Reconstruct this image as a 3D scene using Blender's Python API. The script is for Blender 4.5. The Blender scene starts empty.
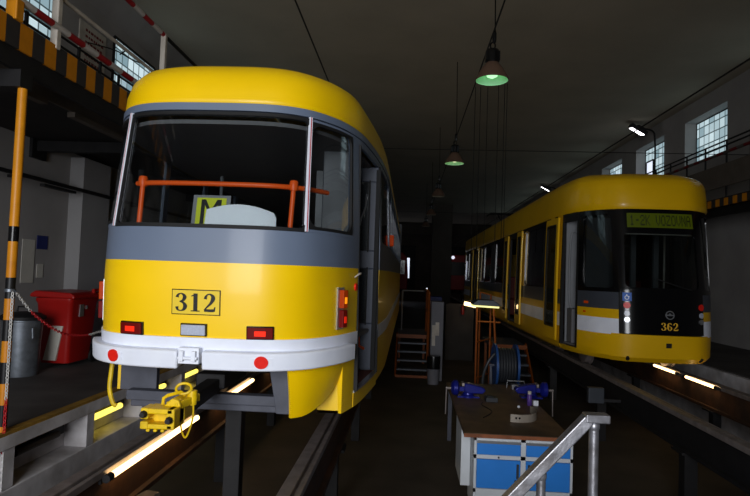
import bpy, math, random
from mathutils import Vector, Matrix
random.seed(7)
SC = bpy.context.scene
COL = SC.collection
PI = math.pi

# ------------------------------------------------------------------ materials
def lin(c):
    c /= 255.0
    return c / 12.92 if c <= 0.04045 else ((c + 0.055) / 1.055) ** 2.4
def rgb(r, g, b): return (lin(r), lin(g), lin(b), 1.0)

def mat(name, col, rough=0.5, metal=0.0, var=0.12, scale=6.0, bump=0.0, coat=0.0, dirt=None, dirt_amt=0.0, detail=4.0, spec=0.35):
    m = bpy.data.materials.new(name); m.use_nodes = True
    nt = m.node_tree; b = nt.nodes['Principled BSDF']
    b.inputs['Roughness'].default_value = rough; b.inputs['Metallic'].default_value = metal
    b.inputs['Specular IOR Level'].default_value = spec
    if coat: b.inputs['Coat Weight'].default_value = coat; b.inputs['Coat Roughness'].default_value = 0.12
    tc = nt.nodes.new('ShaderNodeTexCoord')
    nz = nt.nodes.new('ShaderNodeTexNoise'); nz.inputs['Scale'].default_value = scale; nz.inputs['Detail'].default_value = detail
    nt.links.new(tc.outputs['Object'], nz.inputs['Vector'])
    rp = nt.nodes.new('ShaderNodeValToRGB')
    rp.color_ramp.elements[0].position = 0.3; rp.color_ramp.elements[1].position = 0.7
    k0, k1 = 1 - var, 1 + var * 0.5
    rp.color_ramp.elements[0].color = (col[0]*k0, col[1]*k0, col[2]*k0, 1)
    rp.color_ramp.elements[1].color = (min(1, col[0]*k1), min(1, col[1]*k1), min(1, col[2]*k1), 1)
    nt.links.new(nz.outputs['Fac'], rp.inputs['Fac'])
    last = rp.outputs['Color']
    if dirt:
        n2 = nt.nodes.new('ShaderNodeTexNoise'); n2.inputs['Scale'].default_value = scale * 0.37; n2.inputs['Detail'].default_value = 8
        nt.links.new(tc.outputs['Object'], n2.inputs['Vector'])
        r2 = nt.nodes.new('ShaderNodeValToRGB')
        r2.color_ramp.elements[0].position = 0.45; r2.color_ramp.elements[1].position = 0.72
        r2.color_ramp.elements[1].color = (dirt_amt, dirt_amt, dirt_amt, 1)
        nt.links.new(n2.outputs['Fac'], r2.inputs['Fac'])
        mx = nt.nodes.new('ShaderNodeMix'); mx.data_type = 'RGBA'
        nt.links.new(r2.outputs['Color'], mx.inputs[0]); nt.links.new(last, mx.inputs[6]); mx.inputs[7].default_value = dirt
        last = mx.outputs[2]
    nt.links.new(last, b.inputs['Base Color'])
    if bump:
        bp = nt.nodes.new('ShaderNodeBump'); bp.inputs['Strength'].default_value = bump; bp.inputs['Distance'].default_value = 0.02
        nt.links.new(nz.outputs['Fac'], bp.inputs['Height']); nt.links.new(bp.outputs['Normal'], b.inputs['Normal'])
    return m

def emit(name, col, strength, base=None):
    m = bpy.data.materials.new(name); m.use_nodes = True
    b = m.node_tree.nodes['Principled BSDF']
    b.inputs['Base Color'].default_value = base or col
    b.inputs['Emission Color'].default_value = col; b.inputs['Emission Strength'].default_value = strength
    b.inputs['Roughness'].default_value = 0.55; b.inputs['Specular IOR Level'].default_value = 0.15
    return m

def glass(name, tint, gloss=0.10, rough=0.02):
    m = bpy.data.materials.new(name); m.use_nodes = True
    nt = m.node_tree; nt.nodes.clear()
    out = nt.nodes.new('ShaderNodeOutputMaterial')
    tr = nt.nodes.new('ShaderNodeBsdfTransparent'); tr.inputs['Color'].default_value = tint
    gl = nt.nodes.new('ShaderNodeBsdfGlossy'); gl.inputs['Roughness'].default_value = rough
    fr = nt.nodes.new('ShaderNodeLayerWeight'); fr.inputs['Blend'].default_value = 0.5
    po = nt.nodes.new('ShaderNodeMath'); po.operation = 'POWER'; po.inputs[1].default_value = 3.5
    ma = nt.nodes.new('ShaderNodeMath'); ma.operation = 'MULTIPLY_ADD'
    ma.inputs[1].default_value = 0.8; ma.inputs[2].default_value = 0.045 + gloss * 0.1
    mx = nt.nodes.new('ShaderNodeMixShader')
    nt.links.new(fr.outputs['Facing'], po.inputs[0]); nt.links.new(po.outputs[0], ma.inputs[0]); nt.links.new(ma.outputs[0], mx.inputs['Fac'])
    nt.links.new(tr.outputs[0], mx.inputs[1]); nt.links.new(gl.outputs[0], mx.inputs[2])
    nt.links.new(mx.outputs[0], out.inputs['Surface'])
    return m

def striped(name, ca, cb, axis, period, duty=0.5, phase=0.0, rough=0.6, skew=0.0):
    m = mat(name, ca, rough, 0, 0.0)
    nt = m.node_tree; b = nt.nodes['Principled BSDF']
    tc = nt.nodes.new('ShaderNodeTexCoord'); sp = nt.nodes.new('ShaderNodeSeparateXYZ')
    nt.links.new(tc.outputs['Object'], sp.inputs[0])
    src = sp.outputs[axis]
    a = nt.nodes.new('ShaderNodeMath'); a.operation = 'ADD'; a.inputs[1].default_value = phase; nt.links.new(src, a.inputs[0])
    d = nt.nodes.new('ShaderNodeMath'); d.operation = 'DIVIDE'; d.inputs[1].default_value = period; nt.links.new(a.outputs[0], d.inputs[0])
    f = nt.nodes.new('ShaderNodeMath'); f.operation = 'FRACT'; nt.links.new(d.outputs[0], f.inputs[0])
    g = nt.nodes.new('ShaderNodeMath'); g.operation = 'LESS_THAN'; g.inputs[1].default_value = duty; nt.links.new(f.outputs[0], g.inputs[0])
    mx = nt.nodes.new('ShaderNodeMix'); mx.data_type = 'RGBA'
    nt.links.new(g.outputs[0], mx.inputs[0]); mx.inputs[6].default_value = cb; mx.inputs[7].default_value = ca
    nz = nt.nodes.new('ShaderNodeTexNoise'); nz.inputs['Scale'].default_value = 9; nz.inputs['Detail'].default_value = 6
    nt.links.new(tc.outputs['Object'], nz.inputs['Vector'])
    m2 = nt.nodes.new('ShaderNodeMix'); m2.data_type = 'RGBA'; m2.blend_type = 'MULTIPLY'; m2.inputs[0].default_value = 0.35
    nt.links.new(mx.outputs[2], m2.inputs[6]); nt.links.new(nz.outputs['Fac'], m2.inputs[7])
    nt.links.new(m2.outputs[2], b.inputs['Base Color'])
    return m

def glass_block(name, u='Y', strength=1.0, size=0.22):
    m = bpy.data.materials.new(name); m.use_nodes = True
    nt = m.node_tree; b = nt.nodes['Principled BSDF']
    tc = nt.nodes.new('ShaderNodeTexCoord'); sp = nt.nodes.new('ShaderNodeSeparateXYZ'); cb = nt.nodes.new('ShaderNodeCombineXYZ')
    nt.links.new(tc.outputs['Object'], sp.inputs[0])
    nt.links.new(sp.outputs[u], cb.inputs['X']); nt.links.new(sp.outputs['Z'], cb.inputs['Y'])
    br = nt.nodes.new('ShaderNodeTexBrick'); br.offset = 0.0; br.squash = 1.0
    br.inputs['Scale'].default_value = 1.0; br.inputs['Brick Width'].default_value = size; br.inputs['Row Height'].default_value = size
    br.inputs['Mortar Size'].default_value = size * 0.07; br.inputs['Mortar Smooth'].default_value = 0.3
    br.inputs['Color1'].default_value = rgb(205, 226, 232); br.inputs['Color2'].default_value = rgb(122, 150, 160)
    br.inputs['Mortar'].default_value = rgb(40, 56, 60)
    nt.links.new(cb.outputs[0], br.inputs['Vector'])
    nt.links.new(br.outputs['Color'], b.inputs['Emission Color'])
    b.inputs['Emission Strength'].default_value = strength
    b.inputs['Base Color'].default_value = rgb(120, 135, 140); b.inputs['Roughness'].default_value = 0.2
    return m

M = {}
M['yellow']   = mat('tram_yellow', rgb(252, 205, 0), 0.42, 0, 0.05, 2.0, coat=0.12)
M['yellow_ev']= mat('tram_yellow_dimmed', rgb(228, 178, 4), 0.4, 0, 0.06, 2.0, coat=0.2)  # yellow darkened: the right tram's weaker daylight is put into its colour
M['grey']     = mat('tram_blue_grey', rgb(104, 116, 136), 0.42, 0, 0.06, 2.0, coat=0.1)
M['leafgrey'] = mat('door_leaf_grey', rgb(74, 80, 94), 0.5, 0, 0.06, 2.0)
M['dgrey']    = mat('tram_dark_grey', rgb(62, 66, 74), 0.4, 0, 0.06, 2.0)
M['white']    = mat('white_paint', rgb(238, 242, 255), 0.38, 0, 0.06, 5, dirt=rgb(180, 180, 185), dirt_amt=0.3)
M['black']    = mat('black_paint', rgb(14, 14, 15), 0.25, 0, 0.1, 4)
M['gloss_black'] = mat('gloss_black_mask', rgb(10, 10, 12), 0.2, 0, 0.1, 4, coat=0.25)
M['rubber']   = mat('rubber', rgb(20, 20, 21), 0.7, 0, 0.1, 8)
M['orange']   = mat('orange_tube', rgb(255, 98, 30), 0.38, 0, 0.06, 6)
M['chrome']   = mat('bright_trim', rgb(215, 215, 222), 0.3, 1.0, 0.05, 6)
M['redline']  = mat('red_trim', rgb(190, 30, 50), 0.4, 0, 0.05, 6)
M['redlens']  = emit('red_lens', rgb(200, 24, 10), 0.05, rgb(92, 6, 4))
M['redlens_b']= emit('red_lens_hot', rgb(255, 44, 18), 0.38)
M['amber']    = emit('amber_lens', rgb(255, 90, 0), 0.10, rgb(150, 46, 0))
M['amber_b']  = emit('amber_lens_hot', rgb(255, 150, 20), 0.9)
M['clear']    = mat('clear_lens', rgb(178, 184, 200), 0.15, 0, 0.12, 60)
M['reflector']= mat('red_reflector', rgb(235, 36, 24), 0.35, 0, 0.05, 60)
M['tglass']   = glass('tram_glass', (0.86, 0.88, 0.88, 1), 0.05)
M['leafpane'] = glass('door_leaf_glass', (0.5, 0.53, 0.55, 1), 0.6, .08)
M['eglass']   = glass('tinted_glass', (0.60, 0.63, 0.63, 1), 0.08)
M['inner']    = mat('tram_interior', rgb(128, 130, 134), 0.6, 0, 0.1, 3)
M['inner_d']  = mat('tram_interior_dark', rgb(104, 103, 106), 0.7, 0, 0.1, 3)
M['step']     = mat('red_brown_step', rgb(112, 66, 58), 0.7, 0, 0.2, 12)
M['seat']     = mat('seat_plastic', rgb(120, 44, 36), 0.5, 0, 0.1, 6)
M['frame']    = mat('underframe_grey', rgb(78, 80, 90), 0.6, 0.0, 0.25, 6, bump=0.2)
M['dark']     = mat('dark_steel', rgb(32, 31, 32), 0.6, 0.2, 0.3, 6)
M['coupler']  = mat('coupler_yellow', rgb(236, 196, 14), 0.45, 0, 0.15, 14, dirt=rgb(70, 60, 20), dirt_amt=0.5)
M['stub']     = mat('dark_stub_wall', rgb(60, 56, 53), 0.9, 0, 0.3, 2)  # dark brownish grey, mottled at random
M['concrete'] = mat('painted_concrete', rgb(218, 214, 216), 0.85, 0, 0.18, 5, bump=0.4, dirt=rgb(128, 120, 116), dirt_amt=0.7, detail=8)
M['floor_up'] = mat('hall_floor', rgb(84, 80, 78), 0.75, 0, 0.25, 2.5, bump=0.1, dirt=rgb(48, 44, 42), dirt_amt=0.7)
M['floor_low']= mat('oily_lower_floor', rgb(70, 62, 52), 0.75, 0, 0.3, 1.6, bump=0.1, dirt=rgb(36, 31, 27), dirt_amt=0.8)
M['edge_yel'] = mat('yellow_edge_paint', rgb(158, 120, 40), 0.8, 0, 0.3, 9, dirt=rgb(70, 60, 45), dirt_amt=0.7)
M['wall']     = mat('plaster_wall', rgb(164, 160, 158), 0.9, 0, 0.1, 1.3, bump=0.05, dirt=rgb(128, 124, 122), dirt_amt=0.6)
M['wall_w']   = mat('white_wall', rgb(150, 148, 148), 0.9, 0, 0.08, 1.3)
M['ceil']     = mat('plaster_ceiling', rgb(176, 166, 148), 0.9, 0, 0.1, 0.8)
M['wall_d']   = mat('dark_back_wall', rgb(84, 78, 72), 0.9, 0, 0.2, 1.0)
M['steel']    = mat('rail_steel', rgb(150, 140, 136), 0.45, 0.45, 0.3, 9)
M['rust']     = mat('rusty_rail_side', rgb(84, 54, 34), 0.7, 0.1, 0.35, 7, bump=0.3, dirt=rgb(48, 38, 32), dirt_amt=0.8)
M['tube']     = emit('warm_tube', (1.0, 0.66, 0.30, 1), 4.5)
M['tube_y']   = emit('yellow_tube', (1.0, 0.78, 0.12, 1), 1.8)
M['tube_off'] = mat('unlit_tube', rgb(74, 66, 60), 0.4, 0, 0.1, 9)
M['pole']     = striped('hazard_pole', rgb(222, 140, 20), rgb(20, 20, 22), 2, 0.36, 0.5, 0.13, 0.45)
M['pole_y']   = mat('orange_yellow_pole', rgb(214, 138, 20), 0.42, 0, 0.1, 9)
M['hazard']   = striped('hazard_fascia', rgb(222, 140, 6), rgb(58, 55, 54), 1, 0.345, 0.5, 0.175, 0.6)
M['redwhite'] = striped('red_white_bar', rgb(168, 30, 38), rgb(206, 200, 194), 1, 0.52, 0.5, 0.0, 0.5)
M['redwhite_d']= striped('muted_red_white_bar', rgb(120, 24, 28), rgb(96, 90, 86), 1, 0.52, 0.5, 0.0, 0.6)  # darker, muted version of the red and white bar
M['cream']    = mat('cream_rail_paint', rgb(202, 194, 182), 0.5, 0, 0.15, 8, dirt=rgb(120, 104, 84), dirt_amt=0.5)
M['mezz']     = mat('walkway_steel', rgb(48, 45, 44), 0.7, 0.1, 0.2, 4)
M['beam_l']   = mat('walkway_beam', rgb(92, 84, 76), 0.7, 0, 0.2, 4)
M['bin_red']  = mat('red_bin_plastic', rgb(158, 20, 16), 0.4, 0, 0.08, 5)
M['ext_red']  = mat('extinguisher_red', rgb(110, 20, 18), 0.4, 0, 0.08, 5)
M['galv']     = mat('galvanised', rgb(128, 134, 142), 0.42, 0.7, 0.25, 12)
M['sheet']    = mat('white_sheet', rgb(240, 246, 255), 0.6, 0, 0.03, 8)
M['paper']    = mat('paper', rgb(200, 196, 186), 0.8, 0, 0.05, 8)
M['blue_lk']  = mat('blue_locker', rgb(34, 44, 104), 0.5, 0, 0.1, 5)
M['chain_r']  = mat('red_chain', rgb(190, 34, 40), 0.5, 0, 0.1, 5)
M['chain_w']  = mat('white_chain', rgb(206, 204, 200), 0.5, 0, 0.1, 5)
M['bench_t']  = mat('worn_wood_top', rgb(104, 80, 56), 0.55, 0, 0.35, 5, dirt=rgb(46, 38, 32), dirt_amt=0.85)
M['bench_e']  = mat('wood_edge', rgb(140, 80, 46), 0.6, 0, 0.3, 9)
M['cup_g']    = mat('cupboard_grey', rgb(112, 112, 120), 0.6, 0, 0.08, 4)
M['cab_w']    = mat('cabinet_white', rgb(212, 216, 220), 0.5, 0, 0.08, 4)
M['cab_b']    = mat('cabinet_blue', rgb(46, 134, 226), 0.45, 0, 0.06, 4)
M['plank']    = mat('grey_plank', rgb(92, 80, 70), 0.8, 0, 0.3, 9)
M['handle']   = mat('handle_grey', rgb(70, 74, 80), 0.4, 0.4, 0.1, 8)
M['vise']     = mat('vise_blue', rgb(26, 33, 126), 0.3, 0.2, 0.15, 8)
M['reel']     = mat('reel_blue', rgb(38, 74, 130), 0.4, 0.1, 0.1, 8)
M['hose']     = mat('black_hose', rgb(42, 44, 48), 0.5, 0, 0.1, 8)
M['orange_p'] = mat('orange_stair_paint', rgb(136, 68, 12), 0.5, 0, 0.2, 7)
M['tread']    = mat('stair_tread', rgb(92, 96, 104), 0.5, 0.3, 0.2, 10)
M['galv_rail']= mat('worn_galvanised_rail', rgb(150, 150, 156), 0.38, 0.75, 0.3, 22, bump=0.15, dirt=rgb(80, 68, 56), dirt_amt=0.6)
M['lamp_out'] = mat('lamp_shade_brown', rgb(94, 72, 58), 0.5, 0, 0.1, 8)
M['lamp_in']  = emit('lamp_reflector', rgb(120, 205, 140), 0.06, rgb(190, 230, 200))
M['bulb_g']   = emit('lamp_bulb', rgb(185, 255, 190), 1.3)
M['bulb_w']   = emit('lamp_bulb_warm', rgb(235, 245, 190), 1.3)
M['bulb_off'] = mat('lamp_bulb_off', rgb(170, 150, 130), 0.3, 0, 0.05, 6)
M['lamp_in2'] = mat('lamp_reflector_off', rgb(170, 160, 140), 0.5, 0, 0.05, 6)
M['flood']    = emit('flood_face', (1.0, 0.96, 1.0, 1), 4.0)
M['wire']     = mat('wire', rgb(30, 28, 27), 0.6, 0.3, 0.1, 9)
M['led_bg']   = emit('led_panel', rgb(132, 150, 14), 0.075, rgb(48, 56, 6))
M['led_ch']   = mat('led_char', rgb(22, 28, 6), 0.6, 0, 0.05, 6)
M['num_y']    = mat('numeral_yellow', rgb(236, 180, 50), 0.5, 0, 0.05, 6)
M['num_k']    = mat('numeral_black', rgb(14, 12, 10), 0.5, 0, 0.05, 6)
M['plate']    = mat('plate_yellow', rgb(232, 198, 40), 0.5, 0, 0.05, 6)
M['sign_y']   = mat('sign_yellow_green', rgb(206, 214, 40), 0.6, 0, 0.05, 6)
M['blue_st']  = mat('blue_sticker', rgb(60, 110, 200), 0.5, 0, 0.05, 6)
M['silver']   = mat('silver', rgb(180, 182, 186), 0.3, 0.8, 0.05, 6)
M['red']      = mat('red_gate', rgb(150, 22, 24), 0.5, 0, 0.1, 2)
M['sky_win']  = emit('lit_window', rgb(225, 232, 250), 1.1)
M['gb_l']     = glass_block('glass_blocks_left', 'Y', 1.0, 0.24)
M['gb_r']     = glass_block('glass_blocks_right', 'Y', 0.95, 0.27)
M['text_red'] = mat('red_lettering', rgb(120, 40, 40), 0.7, 0, 0.05, 6)
M['curve_pl'] = mat('grey_strip_metal', rgb(150, 140, 128), 0.5, 0.2, 0.15, 8)
M['purple']   = mat('spray_can', rgb(88, 60, 140), 0.35, 0, 0.1, 30)
M['lampyel']  = emit('work_lamp_face', (0.95, 0.88, 0.35, 1), 1.1)

# ------------------------------------------------------------------ mesh builder
class MB:
    def __init__(s): s.v = []; s.f = []; s.m = []
    def add(s, vs, fs, mi=0):
        o = len(s.v); s.v += [Vector(p) for p in vs]
        for f in fs: s.f.append([i + o for i in f]); s.m.append(mi)
        return s
    def box(s, a, b, mi=0):
        x0, y0, z0 = a; x1, y1, z1 = b
        vs = [(x0,y0,z0),(x1,y0,z0),(x1,y1,z0),(x0,y1,z0),(x0,y0,z1),(x1,y0,z1),(x1,y1,z1),(x0,y1,z1)]
        return s.add(vs, [(0,3,2,1),(4,5,6,7),(0,1,5,4),(1,2,6,5),(2,3,7,6),(3,0,4,7)], mi)
    def bar(s, p0, p1, w, h, mi=0, up=(0,0,1)):
        p0 = Vector(p0); p1 = Vector(p1); d = (p1 - p0).normalized(); u = Vector(up)
        if abs(d.dot(u)) > 0.98: u = Vector((0,1,0))
        r = d.cross(u).normalized(); u = r.cross(d)
        vs = []
        for p in (p0, p1):
            for a, b in ((-1,-1),(1,-1),(1,1),(-1,1)): vs.append(p + r*(a*w/2) + u*(b*h/2))
        return s.add(vs, [(3,2,1,0),(4,5,6,7),(0,1,5,4),(1,2,6,5),(2,3,7,6),(3,0,4,7)], mi)
    def tube(s, pts, r, n=10, mi=0, closed=False):
        pts = [Vector(p) for p in pts]; k = len(pts); o = len(s.v)
        prev = None; rs = r if isinstance(r, (list, tuple)) else [r]*k
        for i, p in enumerate(pts):
            if closed: d = pts[(i+1) % k] - pts[i-1]
            else: d = pts[min(i+1, k-1)] - pts[max(i-1, 0)]
            d.normalize()
            if prev is None:
                a = Vector((0,0,1)) if abs(d.z) < 0.9 else Vector((1,0,0))
                u = d.cross(a).normalized()
            else:
                u = (prev - d*prev.dot(d)).normalized()
            prev = u; w = d.cross(u)
            for j in range(n):
                an = 2*PI*j/n; s.v.append(p + (u*math.cos(an) + w*math.sin(an))*rs[i])
        for i in range(k if closed else k-1):
            for j in range(n):
                a = o+i*n+j; b = o+i*n+(j+1) % n; i2 = (i+1) % k
                s.f.append([a, b, o+i2*n+(j+1) % n, o+i2*n+j]); s.m.append(mi)
        if not closed:
            s.f.append([o+j for j in range(n)][::-1]); s.m.append(mi)
            s.f.append([o+(k-1)*n+j for j in range(n)]); s.m.append(mi)
        return s
    def lathe(s, prof, c, axis='z', n=24, mi=0):
        c = Vector(c); o = len(s.v)
        for r, h in prof:
            for j in range(n):
                a = 2*PI*j/n; x, y = r*math.cos(a), r*math.sin(a)
                s.v.append(c + (Vector((x,y,h)) if axis == 'z' else Vector((h,x,y)) if axis == 'x' else Vector((x,h,y))))
        for i in range(len(prof)-1):
            for j in range(n):
                a = o+i*n+j; b = o+i*n+(j+1) % n
                s.f.append([a, b, b+n, a+n]); s.m.append(mi)
        s.f.append([o+j for j in range(n)][::-1]); s.m.append(mi)
        s.f.append([o+(len(prof)-1)*n+j for j in range(n)]); s.m.append(mi)
        return s
    def prism(s, poly, a0, a1, axis='y', mi=0):
        n = len(poly)
        def P(q, h): return (q[0], h, q[1]) if axis == 'y' else (h, q[0], q[1]) if axis == 'x' else (q[0], q[1], h)
        vs = [P(q, a0) for q in poly] + [P(q, a1) for q in poly]
        return s.add(vs, [list(range(n)), list(range(n, 2*n))[::-1]] + [(i, i+n, (i+1) % n + n, (i+1) % n) for i in range(n)], mi)
    def grid(s, rows, mi=0, closed=False):
        o = len(s.v); nr = len(rows); nc = len(rows[0])
        for r in rows: s.v += [Vector(p) for p in r]
        for i in range(nr-1):
            for j in range(nc if closed else nc-1):
                s.f.append([o+i*nc+j, o+i*nc+(j+1) % nc, o+(i+1)*nc+(j+1) % nc, o+(i+1)*nc+j]); s.m.append(mi)
        return s
    def slab(s, outer, inner, mi=0):
        """closed slab from two equal grids of points"""
        nr = len(outer); nc = len(outer[0]); o = len(s.v)
        for r in outer: s.v += [Vector(p) for p in r]
        for r in inner: s.v += [Vector(p) for p in r]
        q = nr*nc
        def F(*a): s.f.append(list(a)); s.m.append(mi)
        for i in range(nr-1):
            for j in range(nc-1):
                a, b, c, d = o+i*nc+j, o+i*nc+j+1, o+(i+1)*nc+j+1, o+(i+1)*nc+j
                F(a, b, c, d); F(d+q, c+q, b+q, a+q)
        for j in range(nc-1):
            F(o+j+1, o+j, o+q+j, o+q+j+1); e = o+(nr-1)*nc
            F(e+j, e+j+1, e+q+j+1, e+q+j)
        for i in range(nr-1):
            a = o+i*nc; F(a, a+nc, a+nc+q, a+q); b = o+i*nc+nc-1
            F(b+nc, b, b+q, b+nc+q)
        return s
    def build(s, name, mats, parent=None, loc=None, smooth=False, bevel=0.0, fix=False):
        if not isinstance(mats, (list, tuple)): mats = [mats]
        org = Vector(loc) if loc is not None else (Vector(parent['_o']) if parent is not None else Vector((0,0,0)))
        me = bpy.data.meshes.new(name)
        me.from_pydata([tuple(p - org) for p in s.v], [], s.f)
        for k in mats: me.materials.append(k)
        me.polygons.foreach_set('material_index', s.m)
        if smooth:
            me.polygons.foreach_set('use_smooth', [True]*len(me.polygons))
            me.set_sharp_from_angle(angle=math.radians(38))
        me.update()
        if fix:
            import bmesh
            bm = bmesh.new(); bm.from_mesh(me); bmesh.ops.recalc_face_normals(bm, faces=bm.faces); bm.to_mesh(me); bm.free()
        o = bpy.data.objects.new(name, me); COL.objects.link(o)
        o['_o'] = tuple(org)
        if parent is not None: o.parent = parent
        else: o.location = org
        if bevel:
            bv = o.modifiers.new('bevel', 'BEVEL'); bv.width = bevel; bv.segments = 2; bv.limit_method = 'ANGLE'
        return o

def tag(o, label=None, cat=None, group=None, kind=None):
    if label: o['label'] = label
    if cat: o['category'] = cat
    if group: o['group'] = group
    if kind: o['kind'] = kind
    return o
def thing(name, label, cat, loc, group=None):
    o = bpy.data.objects.new(name, None); COL.objects.link(o)
    o.empty_display_size = 0.1; o.location = loc; o['_o'] = tuple(loc)
    return tag(o, label, cat, group)
def dup(o, loc=None, label=None, parent=None):
    c = o.copy(); COL.objects.link(c)
    if parent is not None: c.parent = parent
    if loc is not None: c.location = loc
    if label: c['label'] = label
    for ch in list(o.children): dup(ch, parent=c)
    return c
def struct(o): o['kind'] = 'structure'; return o
def cr(p, n=10):
    """Catmull-Rom through 2D/3D points"""
    p = [Vector(q) for q in p]; out = []
    for i in range(len(p)-1):
        a = p[max(i-1, 0)]; b = p[i]; c = p[i+1]; d = p[min(i+2, len(p)-1)]
        for k in range(n):
            t = k/n
            out.append(0.5*((2*b) + (c-a)*t + (2*a-5*b+4*c-d)*t*t + (3*b-a-3*c+d)*t**3))
    out.append(p[-1]); return out

# ------------------------------------------------------------------ tram shell surface
class Shell:
    def __init__(s, xc, nose, plan, length, prof):
        s.xc, s.nose, s.L = xc, nose, length
        pts = cr([Vector((a, b)) for a, b in plan], 12)
        pts.append(Vector((pts[-1].x, length)))
        s.p = pts; s.t = [0.0]
        for i in range(1, len(pts)): s.t.append(s.t[-1] + (pts[i]-pts[i-1]).length)
        s.T = s.t[-1]; s.prof = prof
    def base(s, t):
        t = min(max(t, 0), s.T)
        lo, hi = 0, len(s.t)-1
        while hi - lo > 1:
            m = (lo+hi)//2
            if s.t[m] <= t: lo = m
            else: hi = m
        k = (t - s.t[lo])/max(1e-9, s.t[hi]-s.t[lo])
        return s.p[lo].lerp(s.p[hi], k)
    def tb(s, b):
        for i in range(1, len(s.p)):
            if s.p[i].y >= b:
                k = (b - s.p[i-1].y)/max(1e-9, s.p[i].y - s.p[i-1].y); return s.t[i-1] + k*(s.t[i]-s.t[i-1])
        return s.T
    def wn(s, z):
        q = s.prof
        if z <= q[0][0]: return q[0][1], q[0][2]
        for i in range(1, len(q)):
            if z <= q[i][0]:
                k = (z-q[i-1][0])/(q[i][0]-q[i-1][0]); return q[i-1][1]+k*(q[i][1]-q[i-1][1]), q[i-1][2]+k*(q[i][2]-q[i-1][2])
        return q[-1][1], q[-1][2]
    def raw(s, t, z):
        sg = 1 if t >= 0 else -1
        a, b = s.base(abs(t)); w, n = s.wn(z)
        f = max(0.0, 1 - b/1.3); f = f*f*(3-2*f) if f < 1 else 1
        return Vector((s.xc + sg*a*w, s.nose + b + n*f, z))
    def P(s, t, z, off=0.0):
        p = s.raw(t, z)
        if off:
            e = 0.02
            d = s.raw(t+e, z) - s.raw(t-e, z); u = s.raw(t, z+0.01) - s.raw(t, z-0.01)
            n = d.cross(u)
            if n.length > 1e-9: p = p + n.normalized()*off
        return p
    def ts(s, t0, t1, step=0.06):
        """sample finely round the nose, coarsely on the straight sides"""
        out = [t0]; t = t0
        while t < t1 - 1e-6:
            st = step if abs(t + 1e-4) < 2.4 else 0.5
            t = min(t + st, t1); out.append(t)
        if len(out) > 2 and out[-1]-out[-2] < 0.01: out.pop(-2)
        return out
    def patch(s, mb, t0, t1, z0, z1, off=0.0, thick=0.03, nz=3, mi=0, zs=None):
        T = s.ts(t0, t1); Z = zs or [z0 + (z1-z0)*i/nz for i in range(nz+1)]
        mb.slab([[s.P(t, z, off) for t in T] for z in Z], [[s.P(t, z, off-thick) for t in T] for z in Z], mi)
        return mb
    def ring(s, mb, t0, t1, z0, z1, it0, it1, iz0, iz1, r, off=0.0, thick=0.03, mi=0, n=8):
        """frame: rectangle t0..t1 x z0..z1 with a round-cornered hole it0..it1 x iz0..iz1"""
        inner = []
        for cx, cz, a0 in ((it1-r, iz1-r, 0), (it0+r, iz1-r, PI/2), (it0+r, iz0+r, PI), (it1-r, iz0+r, 1.5*PI)):
            for k in range(n+1):
                a = a0 + k/n*PI/2; inner.append((cx + r*math.cos(a), cz + r*math.sin(a)))
        dense = []
        for i in range(len(inner)):
            p, q = inner[i], inner[(i+1) % len(inner)]
            m = max(1, int(math.hypot(p[0]-q[0], p[1]-q[1])/0.09))
            for k in range(m): dense.append((p[0]+(q[0]-p[0])*k/m, p[1]+(q[1]-p[1])*k/m))
        cx, cz = (it0+it1)/2, (iz0+iz1)/2
        outer = []
        hw0, hw1, hh0, hh1 = cx-t0, t1-cx, cz-z0, z1-cz
        iw, ih = (it1-it0)/2, (iz1-iz0)/2
        for x, z in dense:
            u, v = (x-cx)/iw, (z-cz)/ih
            m = max(abs(u), abs(v)); u /= m; v /= m
            outer.append((cx + u*(hw1 if u > 0 else hw0), cz + v*(hh1 if v > 0 else hh0)))
        K = 3; n2 = len(dense)
        G = [[(o[0]+(i[0]-o[0])*k/K, o[1]+(i[1]-o[1])*k/K) for o, i in zip(outer, dense)] for k in range(K+1)]
        base = len(mb.v)
        for dd in (off, off-thick):
            for row in G: mb.v += [s.P(t, z, dd) for t, z in row]
        q = (K+1)*n2
        for i in range(K):
            for j in range(n2):
                a, b = base+i*n2+j, base+i*n2+(j+1) % n2
                c, d = b+n2, a+n2
                mb.f.append([a, b, c, d]); mb.m.append(mi); mb.f.append([d+q, c+q, b+q, a+q]); mb.m.append(mi)
        for row in (0, K):
            for j in range(n2):
                a, b = base+row*n2+j, base+row*n2+(j+1) % n2
                mb.f.append([b, a, a+q, b+q] if row == 0 else [a, b, b+q, a+q]); mb.m.append(mi)
        return mb
    def disc(s, mb, t, z, r, off, thick=0.01, n=20, mi=0):
        o = len(mb.v)
        for dd in (off, off-thick):
            for k in range(n): mb.v.append(s.P(t + r*math.cos(2*PI*k/n), z + r*math.sin(2*PI*k/n), dd))
        mb.f.append([o+k for k in range(n)]); mb.m.append(mi); mb.f.append([o+n+k for k in range(n)][::-1]); mb.m.append(mi)
        for k in range(n): mb.f.append([o+(k+1) % n, o+k, o+n+k, o+n+(k+1) % n]); mb.m.append(mi)
        return mb
    def planar(s, mb, z, inset=0.06, t0=None, t1=None, thick=0.03, mi=0):
        T = s.ts(-s.T, s.T, 0.12)
        poly = [s.P(t, z, -inset) for t in T]
        n = len(poly)
        mb.add([(p.x, p.y, z) for p in poly] + [(p.x, p.y, z-thick) for p in poly],
               [list(range(n)), list(range(n, 2*n))[::-1]] + [((i+1) % n, i, i+n, (i+1) % n+n) for i in range(n)], mi)
        return mb

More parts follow.
